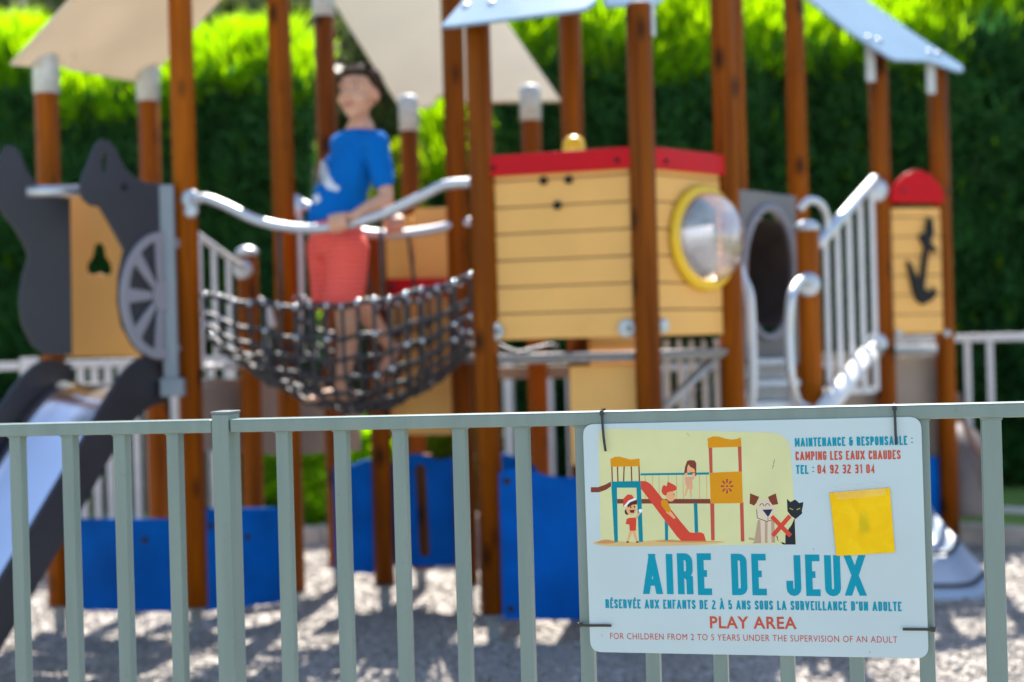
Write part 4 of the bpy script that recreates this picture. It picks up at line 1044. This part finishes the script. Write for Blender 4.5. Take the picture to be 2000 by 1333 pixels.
us = [fu(*q) for q in px_top]
for u in us: baluster(u)
for k in range(1, 16): baluster(us[0] - .12 * k)
baluster(fu(1948, 1310), .034, .03)
for k in range(1, 14): baluster(fu(1948, 1310) + .12 * k)
zp = FP.hit(440, 808).z
pst = MB().box(FP.at(PU, zp / 2, -.004), (.036, .055, zp), fax, .003).build('post', M_paint, FE)
MB().box(FP.at(PU, zp + .0025, -.004), (.039, .058, .005), fax, .0015).build('post_cap', plastic('grey_cap', (.13, .15, .15), .4), pst)

# ------------------------------------------------------------------ sign
SP = Plane(FP.at(0, 0, .024), fdir, (0, 0, 1))       # front face of the sign board
sc = SP.uv(1477, 1050)
SG = thing('sign', SP.at(sc[0], SP.uv(1477, 1280)[1]), 'white play area sign with printed playground picture cable tied to the railing', 'sign')
def rcorner(pts, r, n=7):
    out = []; k = len(pts)
    for i in range(k):
        p = Vector(pts[i]); a = (Vector(pts[i - 1]) - p).normalized(); b = (Vector(pts[(i + 1) % k]) - p).normalized()
        for j in range(n + 1):
            t = j / n; q = (p + a * r).lerp(p, t).lerp(p.lerp(p + b * r, t), t); out.append((q.x, q.y))
    return out
su = [SP.uv(*q) for q in ((1138, 829), (1799, 814), (1814, 1287), (1153, 1274))]
plate('board', SP, [rcorner(su, .022)], .004, M_signbase, SG, .0008, uv=True)
layer = [0]
def printed(name, polys, parent=SG, base=None):
    """flat print: list of ((r,g,b), polygon in photo pixels)"""
    mats = []; vv = []; ff = []; mi = []
    for c, poly in polys:
        layer[0] += 1; h = .00012 + layer[0] * .0000022
        mt = ink(*c)
        if mt not in mats: mats.append(mt)
        bm = bmesh.new(); vs_ = [bm.verts.new((*SP.uv(*p), 0)) for p in poly]
        try: bm.faces.new(vs_)
        except ValueError: bm.free(); continue
        bmesh.ops.triangulate(bm, faces=bm.faces[:]); bm.verts.index_update()
        b = len(vv); vv += [SP.at(v.co.x, v.co.y, h) for v in bm.verts]
        for f in bm.faces: ff.append([v.index + b for v in f.verts]); mi.append(mats.index(mt))
        bm.free()
    o = mk(name, vv, ff, mats, parent); o.data.polygons.foreach_set('material_index', mi); return o
def strip(p, q, w, w2=None):
    p, q = Vector(p), Vector(q); d = (q - p).normalized(); n = Vector((-d.y, d.x)); w2 = w if w2 is None else w2
    return [tuple(p + n * w / 2), tuple(q + n * w2 / 2), tuple(q - n * w2 / 2), tuple(p - n * w / 2)]
def circ(x, y, rx, ry=None, n=20): return ell(x, y, rx, ry or rx, n)
CREAM = (205, 205, 150); TEAL = (0, 128, 140); ORG = (208, 140, 20); REDC = (205, 70, 50); BRN = (125, 60, 45); RPOST = (185, 80, 65); SKINC = (225, 165, 115); SAND = (205, 175, 115); SAND2 = (195, 140, 85)
printed('printed_backdrop', [(CREAM, [(1169, 856), (1170, 846), (1176, 840), (1200, 838), (1500, 845), (1518, 847), (1532, 854), (1541, 866), (1544, 882), (1549, 950), (1556, 1064), (1420, 1065), (1182, 1066), (1173, 1060)]),
    (SAND, smooth2([(1158, 1061), (1185, 1056), (1240, 1059), (1300, 1054), (1360, 1058), (1417, 1058), (1380, 1064), (1280, 1067), (1190, 1067)], 4)),
    (SAND2, smooth2([(1165, 1061), (1178, 1055), (1192, 1055), (1205, 1060), (1190, 1062)], 4)),
    (SAND2, smooth2([(1280, 1058), (1305, 1055), (1330, 1056), (1410, 1058), (1350, 1060)], 4))])
P_ = [(BRN, [(1154, 952), (1168, 952), (1182, 947), (1193, 941), (1194, 950), (1184, 957), (1170, 962), (1154, 962)])]
P_ += [(BRN, [(1204, 975), (1387, 975), (1388, 984), (1205, 984)])]
for x in (1195, 1206, 1219, 1233, 1248): P_.append((BRN, strip((x, 911), (x + 1 - (2 if x == 1219 else 0), 942), 2.6)))
P_ += [(TEAL, [(1194, 941), (1251, 940), (1252, 953), (1195, 953)]), (TEAL, [(1194, 950), (1205, 952), (1207, 1059), (1200, 1059)]), (TEAL, [(1243, 952), (1252, 951), (1256, 1059), (1248, 1059)]),
       (ORG, [(1192, 897), (1200, 893), (1210, 892), (1220, 895), (1232, 898), (1249, 896), (1250, 911), (1193, 912)])]
printed('printed_small_tower', P_)
P_ = [(ORG, strip((x, 928), (x + .6, 975), .9)) for x in (1260, 1274, 1287, 1305, 1321, 1334, 1366, 1380)]
P_ += [(TEAL, [(1251, 925), (1385, 923), (1385, 927.5), (1251, 929)])]
printed('printed_bridge', P_)
for q_ in ([(1298, 1008), (1305, 1014), (1305, 1056), (1299, 1056)], [(1355, 983), (1362, 983), (1364, 1042), (1357, 1042)]): printed('printed_bridge_leg', [(TEAL, q_)])
P_ = [((215, 160, 125), [(1337, 932), (1358, 931), (1352, 940), (1353, 956), (1345, 956), (1338, 945)]), (SKINC, strip((1343, 950), (1338, 970), 4, 2.5)), (SKINC, strip((1348, 950), (1350, 972), 4, 2.5)),
      ((120, 60, 45), [(1342, 901), (1347, 899), (1357, 900), (1360, 906), (1360, 931), (1355, 928), (1345, 922), (1336, 926), (1338, 912)]), (SKINC, [(1342, 914), (1345, 907), (1356, 915), (1358, 923), (1342, 923)]),
      ((120, 60, 45), [(1343, 904), (1350, 904), (1357, 917), (1348, 912)]), (SKINC, circ(1340, 927, 3)), (SKINC, circ(1355, 927, 3))]
printed('printed_girl', P_)
printed('printed_slide', [(REDC, [(1251, 940), (1261, 940), (1270, 945), (1277, 953), (1330, 1020), (1347, 1040), (1355, 1041), (1368, 1040), (1375, 1043), (1379, 1057), (1331, 1057), (1322, 1048), (1252, 955)])])
printed('printed_sliding_child', [(SKINC, [(1300, 1000), (1308, 996), (1320, 1012), (1316, 1014)]), (ORG, [(1291, 979), (1297, 975), (1304, 979), (1311, 997), (1306, 1002), (1300, 998), (1292, 988)]), (SKINC, circ(1310, 969, 9, 11)),
    (REDC, smooth2([(1292, 958), (1296, 948), (1302, 950), (1304, 942), (1312, 945), (1320, 950), (1321, 957), (1314, 960), (1304, 962), (1301, 968), (1295, 966)], 3)), ((70, 45, 40), strip((1314, 967), (1318, 966), .8))])
P_ = [(RPOST, [(1384, 873), (1391, 873), (1392, 926), (1386, 926)]), (RPOST, [(1441, 873), (1448, 872), (1449, 923), (1443, 923)]), (RPOST, [(1387, 982), (1395, 982), (1396, 1056), (1389, 1056)]), (RPOST, [(1445, 981), (1452, 981), (1454, 1058), (1447, 1058)]),
      (ORG, [(1382, 857), (1392, 853), (1404, 853), (1416, 857), (1428, 859), (1438, 858), (1447, 855), (1448, 873), (1383, 875)]), (ORG, [(1386, 924), (1449, 921), (1451, 983), (1388, 984)])]
for k in range(8):
    a = k * math.pi / 4; P_.append(((150, 60, 70), strip((1420 + 5 * math.cos(a), 950 + 6 * math.sin(a)), (1420 + 12 * math.cos(a), 950 + 14 * math.sin(a)), 2, 4)))
P_.append(((150, 60, 70), circ(1420, 950, 2)))
printed('printed_tall_tower', P_)
P_ = [(SKINC, strip((1233, 1036), (1226, 1058), 6, 3)), (SKINC, strip((1237, 1036), (1244, 1058), 6, 3)), ((70, 40, 35), circ(1226, 1059, 3, 1.5)), ((70, 40, 35), circ(1245, 1059, 3, 1.5)),
      (REDC, [(1229, 1012), (1243, 1011), (1242, 1037), (1230, 1037), (1229, 1025), (1222, 1024), (1224, 1014)]), (SKINC, strip((1242, 1013), (1252, 998), 3.5)), ((225, 232, 235), circ(1251, 998, 3.6)),
      ((80, 45, 35), circ(1225, 1000, 5, 6)), (SKINC, circ(1233, 995, 10, 11)), ((80, 45, 35), [(1225, 984), (1243, 977), (1244, 986), (1236, 986), (1226, 992)]),
      (REDC, [(1217, 990), (1218, 974), (1226, 966), (1234, 967), (1239, 974), (1229, 980), (1220, 988)]), ((230, 232, 230), [(1219, 988), (1228, 978), (1240, 973), (1244, 976), (1231, 981), (1221, 991)]),
      ((60, 35, 30), circ(1232, 991, 1.4, 2)), ((60, 35, 30), circ(1239, 990, 1.4, 2)), ((110, 30, 30), [(1229, 997), (1240, 996), (1238, 1002), (1232, 1002)])]
printed('printed_cap_child', P_)
DB = (178, 150, 125); DL = (212, 195, 165); NV = (35, 45, 75); DR = (125, 60, 42)
P_ = [(DB, [(1463, 1050), (1474, 1052), (1476, 1040), (1480, 1016), (1512, 1016), (1514, 1060), (1470, 1062), (1474, 1056), (1462, 1054)]), (DL, [(1485, 1016), (1494, 1016), (1494, 1063), (1487, 1063)]), (DL, [(1499, 1016), (1506, 1016), (1507, 1063), (1499, 1063)]),
      (DL, [(1480, 980), (1486, 976), (1505, 975), (1512, 981), (1513, 1004), (1510, 1014), (1499, 1020), (1480, 1013), (1477, 1000)]), (DR, [(1465, 964), (1483, 971), (1477, 983), (1473, 988), (1464, 984)]), (DR, [(1500, 971), (1515, 964), (1520, 985), (1509, 987), (1503, 979)]),
      (NV, [(1489, 996), (1509, 995), (1502, 1008), (1499, 1009)]), (NV, strip((1500, 1008), (1500, 1018), 1)), (NV, strip((1478, 995), (1479, 1012), 1.2)), (NV, strip((1479, 1012), (1498, 1019), 1.2)), (NV, strip((1498, 1019), (1507, 1016), 1.2))]
for ex in (1488, 1499):
    pts = [(ex + 4 * math.cos(a), 989 - 5 * math.sin(a)) for a in [i * math.pi / 6 for i in range(7)]]
    for a, b in zip(pts[:-1], pts[1:]): P_.append((NV, strip(a, b, 1.3)))
printed('printed_dog', P_)
BK = (38, 42, 48)
P_ = [(BK, [(1552, 1012), (1554, 1064), (1530, 1064), (1519, 1056), (1516, 1046), (1520, 1050), (1526, 1058), (1534, 1062), (1534, 1046), (1540, 1034), (1546, 1026)]), (CREAM, circ(1526, 1050, 7, 10)),
      (BK, [(1537, 975), (1544, 981), (1553, 976), (1561, 983), (1569, 981), (1568, 990), (1566, 998), (1567, 1003), (1560, 1009), (1554, 1014), (1545, 1008), (1538, 999)]), ((150, 150, 60), strip((1542, 993), (1549, 996), 2)), ((150, 150, 60), strip((1556, 996), (1563, 993), 2))]
printed('printed_cat', P_)
printed('printed_cross', [(REDC, strip((1507, 1009), (1544, 1047), 8.5)), (REDC, strip((1543, 1008), (1509, 1047), 8.5))])

SC = (120, 125, 115)
for q_ in (((1513, 897), (1511, 906), .8, 1.8), ((1511, 908), (1508, 917), 1.8, .6), ((1342, 846), (1347, 853), .8, .5), ((1588, 1072), (1590, 1074), 1.6, 1.2), ((1698, 1273), (1700, 1275), 1.8, 1.4), ((1175, 1240), (1176, 1242), 1.5, 1.2)):
    printed('scuff', [(SC, strip(*q_))])
# condensed stroke lettering
def arc(cx, cy, rx, ry, a0, a1, n=5): return [(cx + rx * math.cos(math.radians(a0 + (a1 - a0) * i / n)), cy + ry * math.sin(math.radians(a0 + (a1 - a0) * i / n))) for i in range(n + 1)]
ry = .13
TOPA = lambda: arc(.5, 1 - ry, .5, ry, 0, 180, 6); BOTA = lambda: arc(.5, ry, .5, ry, 180, 360, 6)
G = {'A': (1.45, [[(0, 0), (.5, 1)], [(1, 0), (.5, 1)], [(.2, .26), (.8, .26)]]), 'I': (.001, [[(0, 0), (0, 1)]]), 'L': (.85, [[(0, 1), (0, 0), (1, 0)]]),
 'E': (.85, [[(1, 1), (0, 1), (0, 0), (1, 0)], [(0, .52), (.85, .52)]]), 'F': (.82, [[(1, 1), (0, 1), (0, 0)], [(0, .52), (.85, .52)]]),
 'R': (1, [[(0, 0), (0, 1)], [(0, 1)] + arc(.5, .84, .5, .16, 90, 0, 4) + arc(.5, .62, .5, .14, 0, -90, 4) + [(0, .48)], [(.55, .48), (1, .38), (1, 0)]]),
 'P': (1, [[(0, 0), (0, 1)], [(0, 1)] + arc(.5, .84, .5, .16, 90, 0, 4) + arc(.5, .62, .5, .16, 0, -90, 4) + [(0, .46)]]),
 'B': (1, [[(.5, .52)] + arc(.5, .67, .45, .15, -90, 0, 3) + arc(.5, .86, .45, .14, 0, 90, 3) + [(0, 1)], [(0, 1), (0, 0)], [(0, 0)] + arc(.5, .14, .5, .14, -90, 0, 3) + arc(.5, .38, .5, .14, 0, 90, 3) + [(0, .52)]]),
 'D': (1, [[(0, 0), (0, 1)], [(0, 1)] + arc(.5, 1 - ry, .5, ry, 90, 0, 4) + arc(.5, ry, .5, ry, 0, -90, 4) + [(0, 0)]]),
 'J': (.9, [[(1, 1)] + list(reversed(arc(.5, ry, .5, ry, 180, 360, 6))) + [(0, .34)]]), 'U': (1, [[(0, 1)] + BOTA() + [(1, 1)]]),
 'X': (1.42, [[(0, 0), (1, 1)], [(0, 1), (1, 0)]]), 'M': (1.6, [[(0, 0), (0, 1)], [(1, 0), (1, 1)], [(.06, .97), (.5, .25), (.94, .97)]]), 'N': (1.15, [[(0, 0), (0, 1)], [(1, 0), (1, 1)], [(.05, .96), (.95, .04)]]),
 'T': (.95, [[(0, 1), (1, 1)], [(.5, .98), (.5, 0)]]), 'C': (1, [[(1, .72)] + TOPA() + BOTA() + [(1, .28)]]), 'G': (1, [[(1, .72)] + TOPA() + BOTA() + [(1, .48), (.55, .48)]]),
 'O': (1, [TOPA() + BOTA() + [(1, 1 - ry)]]), '0': (1, [TOPA() + BOTA() + [(1, 1 - ry)]]), 'H': (1, [[(0, 0), (0, 1)], [(1, 0), (1, 1)], [(0, .5), (1, .5)]]),
 'S': (1, [[(1, .76)] + arc(.5, 1 - ry, .5, ry, 0, 180, 6) + [(0, .68), (.25, .56), (.75, .44), (1, .32)] + list(reversed(arc(.5, ry, .5, ry, 180, 360, 6))) + [(0, .24)]]),
 'V': (1.35, [[(0, 1), (.5, 0)], [(1, 1), (.5, 0)]]), '&': (1.1, [[(1, .5), (.2, .5), (0, .36)] + arc(.45, ry, .45, ry, 180, 360, 5) + [(.9, .72)], [(.3, .5), (.05, .64)] + list(reversed(arc(.45, 1 - ry, .40, ry, 0, 180, 5)))]),
 '2': (1, [list(reversed(arc(.5, 1 - ry, .5, ry, 0, 170, 6))) + [(1, .72), (0, .14), (0, 0), (1, 0)]]), '3': (1, [list(reversed(arc(.5, 1 - ry, .5, ry, 0, 180, 6))) + [(1, .62), (.75, .52), (.35, .52), (.75, .50), (1, .40)] + list(reversed(arc(.5, ry, .5, ry, 180, 360, 6)))]),
 '1': (.5, [[(0, .84), (1, 1), (1, 0)]]), '4': (1.1, [[(.78, 0), (.78, 1), (0, .26), (1.05, .26)]]), '5': (1, [[(.95, 1), (0, 1), (0, .56), (.5, .62)] + arc(.5, .48, .5, .14, 90, 0, 3) + list(reversed(arc(.5, ry, .5, ry, 180, 360, 6))) + [(0, .24)]]),
 '9': (1, [[(1, .55), (.5, .42), (0, .55)] + list(reversed(arc(.5, 1 - ry, .5, ry, 0, 180, 6))) + list(reversed(arc(.5, ry, .5, ry, 180, 360, 6))) + [(0, .2)]]),
 ':': (.001, [[(0, .16), (0, .30)], [(0, .70), (0, .84)]]), "'": (.001, [[(0, .78), (0, 1)]])}
def ribbon(pts, w):
    pts = [Vector(p) for p in pts]; pts = [p for i, p in enumerate(pts) if i == 0 or (p - pts[i - 1]).length > 1e-5]
    L_, R_ = [], []
    for i, p in enumerate(pts):
        a = (p - pts[i - 1]).normalized() if i else None; b = (pts[i + 1] - p).normalized() if i < len(pts) - 1 else None
        a = a or b; b = b or a
        n1 = Vector((-a.y, a.x)); n2 = Vector((-b.y, b.x)); mt_ = n1 + n2
        mt_ = mt_.normalized() if mt_.length > 1e-4 else n1
        k = min(1 / max(mt_.dot(n1), .35), 1.9) * w / 2
        L_.append(p + mt_ * k); R_.append(p - mt_ * k)
    return L_, R_
def lettering(name, txt, p0, p1, h, color, weight=.21, gw=.44, gap=.13, space=.36):
    """condensed capitals from baseline start p0 to end p1 (photo pixels), cap height h pixels"""
    A_ = Vector(SP.uv(*p0)); B_ = Vector(SP.uv(*p1)); T_ = Vector(SP.uv(p0[0], p0[1] - h)); H = (T_ - A_).length
    x = 0; items = []; items_x = []
    for ch in txt:
        if ch == ' ': x += space; continue
        acc = None
        if ch in 'ÉÀ': acc = ch; ch = {'É': 'E', 'À': 'A'}[ch]
        wd, st = G[ch]; cw = wd * (gw - weight) 
        for s_ in st: items_x.append((x + weight / 2, x + weight / 2 + cw)); items.append([(x + weight / 2 + a * cw, weight / 2 * .8 + b * (1 - weight * .8)) for a, b in s_])
        if acc: q = x + weight / 2 + cw * .5; items_x.append(()); items.append([(q - .02, 1.06), (q + .10, 1.22)] if acc == 'É' else [(q + .02, 1.06), (q - .10, 1.22)])
        x += cw + weight + gap
    tot = x - gap; d = (B_ - A_); L = d.length; d.normalize(); n = Vector((-d.y, d.x)); sxx = L / tot / H
    vv = []; ff = []
    for k, s_ in enumerate(items):
        P = [Vector((a * sxx, b)) for a, b in s_]; hw = weight / 2; lo, hi = hw * .8, 1 - hw * .8
        for e, f_ in ((0, 1), (-1, -2)):
            d_ = (P[e] - P[f_]).normalized(); border = abs(P[e].y - lo) < .004 or abs(P[e].y - hi) < .004
            if abs(d_.y) > .6:
                if border: P[e] = P[e] + d_ * .25
            elif s_[e][0] in items_x[k]: P[e] = P[e] + d_ * hw
        Lf, Rt = ribbon(P, weight)
        for pair in (Lf, Rt):
            for e, f_ in ((0, 1), (-1, -2)):
                d_ = (pair[e] - pair[f_])
                if abs(d_.y) > 1e-4 and not (-.0001 <= pair[e].y <= 1.0001) and s_[0][1] <= 1.05:
                    lim = 1.0 if pair[e].y > 1 else 0.0
                    pair[e] = pair[f_] + d_ * ((lim - pair[f_].y) / d_.y) if abs(pair[f_].y - lim) > 1e-4 else pair[e]
        b0 = len(vv)
        for p, q in zip(Lf, Rt):
            for w_ in (p, q):
                o_ = A_ + d * (w_.x * H) + n * (w_.y * H); vv.append(SP.at(o_.x, o_.y, .00045 + .000012 * (k % 7)))
        for i in range(len(Lf) - 1): ff.append((b0 + 2 * i, b0 + 2 * i + 1, b0 + 2 * i + 3, b0 + 2 * i + 2))
    return mk(name, vv, ff, ink(*color), SG)
TC = (0, 140, 160); RC = (190, 82, 60)
for w_, a, b in (('AIRE', (1257, 1160.5), (1391, 1161.5)), ('DE', (1430, 1161.5), (1498, 1162)), ('JEUX', (1537, 1163), (1691, 1164))):
    lettering('lettering', w_, a, b, 78, TC, .165, .385, .115)
lettering('lettering', 'MAINTENANCE & RESPONSABLE :', (1553, 873), (1783, 869), 17, TC, .19, .42, .13, .34)
lettering('lettering', 'CAMPING LES EAUX CHAUDES', (1554, 899.5), (1759, 897), 17, RC, .175, .42, .13, .34)
lettering('lettering', 'TEL :', (1555, 926), (1590, 926), 17, TC, .19, .42, .13, .34)
lettering('lettering', '04 92 32 31 04', (1597, 925.5), (1709, 924.5), 17, RC, .175, .42, .13, .34)
lettering('lettering', "RÉSERVÉE AUX ENFANTS DE 2 À 5 ANS SOUS LA SURVEILLANCE D'UN ADULTE", (1183, 1188), (1761, 1194), 17, TC, .19, .42, .13, .36)
def bfont(txt, p0, p1, h, color, off=.0, sp=1.0):
    cu = bpy.data.curves.new('t', 'FONT'); cu.body = txt; cu.offset = off; cu.space_character = sp; cu.resolution_u = 4
    t_ = bpy.data.objects.new('t', cu); me = bpy.data.meshes.new_from_object(t_); bpy.data.objects.remove(t_)
    co = np.array([v.co[:] for v in me.vertices]); x0, x1, y1 = co[:, 0].min(), co[:, 0].max(), co[:, 1].max()
    A_ = Vector(SP.uv(*p0)); B_ = Vector(SP.uv(*p1)); H = (Vector(SP.uv(p0[0], p0[1] - h)) - A_).length; d = B_ - A_; L = d.length; d.normalize(); n = Vector((-d.y, d.x))
    for v in me.vertices:
        q = A_ + d * ((v.co.x - x0) / (x1 - x0) * L) + n * (v.co.y / y1 * H); v.co = SP.at(q.x, q.y, .00045)
    me.materials.clear(); me.materials.append(ink(*color)); put(bpy.data.objects.new('lettering', me), SG)
bfont('PLAY AREA', (1387, 1227), (1556, 1228.5), 23, RC, .022, 1.1)
bfont('FOR CHILDREN FROM 2 TO 5 YEARS UNDER THE SUPERVISION OF AN ADULT', (1192, 1248.5), (1753, 1256), 12, RC, .0, 1.12)

# yellow paper taped to the sign
def paper():
    NP = Plane(SP.at(0, 0, .0012), fdir, (0, 0, 1))
    root = thing('paper_note', NP.hit(1690, 1083), 'square yellow paper note taped to the right side of the sign', 'note')
    mt, n, b = newmat('yellow_paper'); L = n.links.new
    ge = n.nodes.new('ShaderNodeNewGeometry'); nz = n.nodes.new('ShaderNodeTexNoise'); nz.inputs['Scale'].default_value = 22; nz.inputs['Detail'].default_value = 6; nz.inputs['Distortion'].default_value = 1; L(ge.outputs['Position'], nz.inputs['Vector'])
    rp = n.nodes.new('ShaderNodeValToRGB'); e = rp.color_ramp.elements; e[0].position = .3; e[0].color = (.80, .45, .002, 1); e[1].position = .75; e[1].color = (.90, .58, .012, 1); L(nz.outputs[0], rp.inputs[0])
    c = NP.hit(1688, 1022); sub = n.nodes.new('ShaderNodeVectorMath'); sub.operation = 'SUBTRACT'; L(ge.outputs['Position'], sub.inputs[0]); sub.inputs[1].default_value = c
    mp = n.nodes.new('ShaderNodeVectorMath'); mp.operation = 'MULTIPLY'; L(sub.outputs[0], mp.inputs[0]); mp.inputs[1].default_value = (85, 85, 38)
    ln = n.nodes.new('ShaderNodeVectorMath'); ln.operation = 'LENGTH'; L(mp.outputs[0], ln.inputs[0])
    ad = n.nodes.new('ShaderNodeMath'); ad.operation = 'MULTIPLY_ADD'; ad.inputs[1].default_value = 1.2; L(nz.outputs[0], ad.inputs[0]); L(ln.outputs['Value'], ad.inputs[2])
    r2 = n.nodes.new('ShaderNodeValToRGB'); r2.color_ramp.elements[0].position = .55; r2.color_ramp.elements[0].color = (.4, .4, .4, 1); r2.color_ramp.elements[1].position = 1.0; r2.color_ramp.elements[1].color = (0, 0, 0, 1)
    hv = n.nodes.new('ShaderNodeMath'); hv.operation = 'MULTIPLY'; hv.inputs[1].default_value = .6; L(ad.outputs[0], hv.inputs[0]); L(hv.outputs[0], r2.inputs[0])
    mx = n.nodes.new('ShaderNodeMixRGB'); L(r2.outputs[0], mx.inputs[0]); L(rp.outputs[0], mx.inputs[1]); mx.inputs[2].default_value = (.30, .38, .02, 1); L(mx.outputs[0], b.inputs['Base Color'])
    b.inputs['Roughness'].default_value = .6; b.inputs['Specular IOR Level'].default_value = .08
    q = [Vector(NP.uv(*p)) for p in ((1620, 963), (1738, 953), (1748, 1079), (1634, 1086))]; N_ = 14; vv = []; ff = []
    for j in range(N_ + 1):
        for i in range(N_ + 1):
            s_, t = i / N_, j / N_; p = q[0].lerp(q[1], s_).lerp(q[3].lerp(q[2], s_), t)
            vv.append(NP.at(p.x, p.y, .0005 + .0010 * abs(noise.noise((s_ * 4, t * 4, 1))) + (.003 * (t - .75) if t > .75 else 0) + .002 * (abs(s_ - .5) ** 3)))
    for j in range(N_):
        for i in range(N_): ff.append((j * (N_ + 1) + i, j * (N_ + 1) + i + 1, (j + 1) * (N_ + 1) + i + 1, (j + 1) * (N_ + 1) + i))
    mk('paper', vv, ff, mt, root, True)
    tp = bpy.data.materials.new('clear_tape'); tp.use_nodes = True; n = tp.node_tree; b = n.nodes['Principled BSDF']; b.inputs['Base Color'].default_value = (.8, .8, .75, 1); b.inputs['Roughness'].default_value = .15; b.inputs['Alpha'].default_value = .10
    nz = n.nodes.new('ShaderNodeTexNoise'); nz.inputs['Scale'].default_value = 120; bp = n.nodes.new('ShaderNodeBump'); bp.inputs['Strength'].default_value = .7; n.links.new(nz.outputs[0], bp.inputs['Height']); n.links.new(bp.outputs[0], b.inputs['Normal'])
    vv = []; q = [Vector(NP.uv(*p)) for p in ((1626, 951), (1728, 941), (1730, 968), (1634, 976))]
    for j in range(6):
        for i in range(15): s_, t = i / 14, j / 5; p = q[0].lerp(q[1], s_).lerp(q[3].lerp(q[2], s_), t); vv.append(NP.at(p.x, p.y, .0022 + .0006 * noise.noise((s_ * 14, t * 5, 0))))
    ff = [(j * 15 + i, j * 15 + i + 1, (j + 1) * 15 + i + 1, (j + 1) * 15 + i) for j in range(5) for i in range(14)]
    mk('tape', vv, ff, tp, root, True)
paper()

# cable ties
M_tie = plastic('black_nylon', (.010, .011, .010), .3, .2)
def tie(pts, head, lab):
    root = thing('cable_tie', SP.hit(*head), lab, 'cable tie', 'black cable ties holding the sign')
    P = [SP.hit(x, y) + fn * h for x, y, h in pts]
    s_ = MB()
    P = spline(P, 5)
    for p, q in zip(P[:-1], P[1:]):
        d = (q - p); L_ = d.length; d.normalize(); sd_ = d.cross(fn).normalized(); nn = sd_.cross(d)
        s_.box((p + q) / 2, (L_ * 1.06, .0046, .0016), (d, sd_, nn), 0)
    s_.build('strap', M_tie, root)
    d = (P[1] - P[0]).normalized(); sd_ = d.cross(fn).normalized()
    MB().box(SP.hit(head[0], head[1]) + fn * (head[2] if len(head) > 2 else .006), (.0085, .0075, .006), (d, sd_, sd_.cross(d)), .001).build('head', M_tie, root)
rz = ZT - .01
def tie2(pts, head, lab, rear):
    """front strap (pixels + height over the sign) and the loop that goes behind bar or rail"""
    root = thing('cable_tie', SP.hit(*head[:2]), lab, 'cable tie', 'black cable ties holding the sign')
    P = spline([SP.hit(x, y) + fn * h for x, y, h in pts], 5); s_ = MB()
    allP = P + []
    for seq in (P, [P[0]] + [FP.hit(x, y) + fn * h for x, y, h in rear]):
        for p, q in zip(seq[:-1], seq[1:]):
            d = (q - p); L_ = d.length; d.normalize(); sd_ = d.cross(fn)
            sd_ = sd_.normalized() if sd_.length > .1 else d.orthogonal().normalized(); nn = sd_.cross(d)
            s_.box((p + q) / 2, (L_ * 1.04, .0046, .0016), (d, sd_, nn), 0)
    s_.build('strap', M_tie, root)
    d = (P[1] - P[0]).normalized(); sd_ = d.cross(fn).normalized()
    MB().box(SP.hit(head[0], head[1]) + fn * head[2], (.0085, .0075, .006), (d, sd_, sd_.cross(d)), .001).build('head', M_tie, root)
tie2([(1176, 808, .004), (1178, 830, .006), (1181, 858, .008), (1185, 881, .011)], (1176, 807, .004), 'black cable tie over the top rail at the upper left corner of the sign', [(1176, 800, -.0), (1176, 801, -.024), (1176, 835, -.024)])
tie2([(1747, 797, .004), (1748, 820, .006), (1749, 845, .007), (1750, 868, .009)], (1747, 797, .004), 'black cable tie over the top rail crossing the lettering at the sign upper right', [(1747, 789, -.0), (1747, 790, -.024), (1748, 828, -.024)])
tie2([(1132, 1221, .001), (1150, 1221.5, .003), (1175, 1221, .005), (1195, 1221, .006)], (1132, 1221, -.002), 'black cable tie round the bar at the lower left edge of the sign', [(1136, 1221, -.017), (1170, 1221, -.017)])
tie2([(1824, 1230, .001), (1805, 1229, .003), (1785, 1228.5, .005), (1763, 1228, .006)], (1822, 1230, .0), 'black cable tie round the bar at the lower right edge of the sign', [(1828, 1230, -.017), (1795, 1229, -.017)])
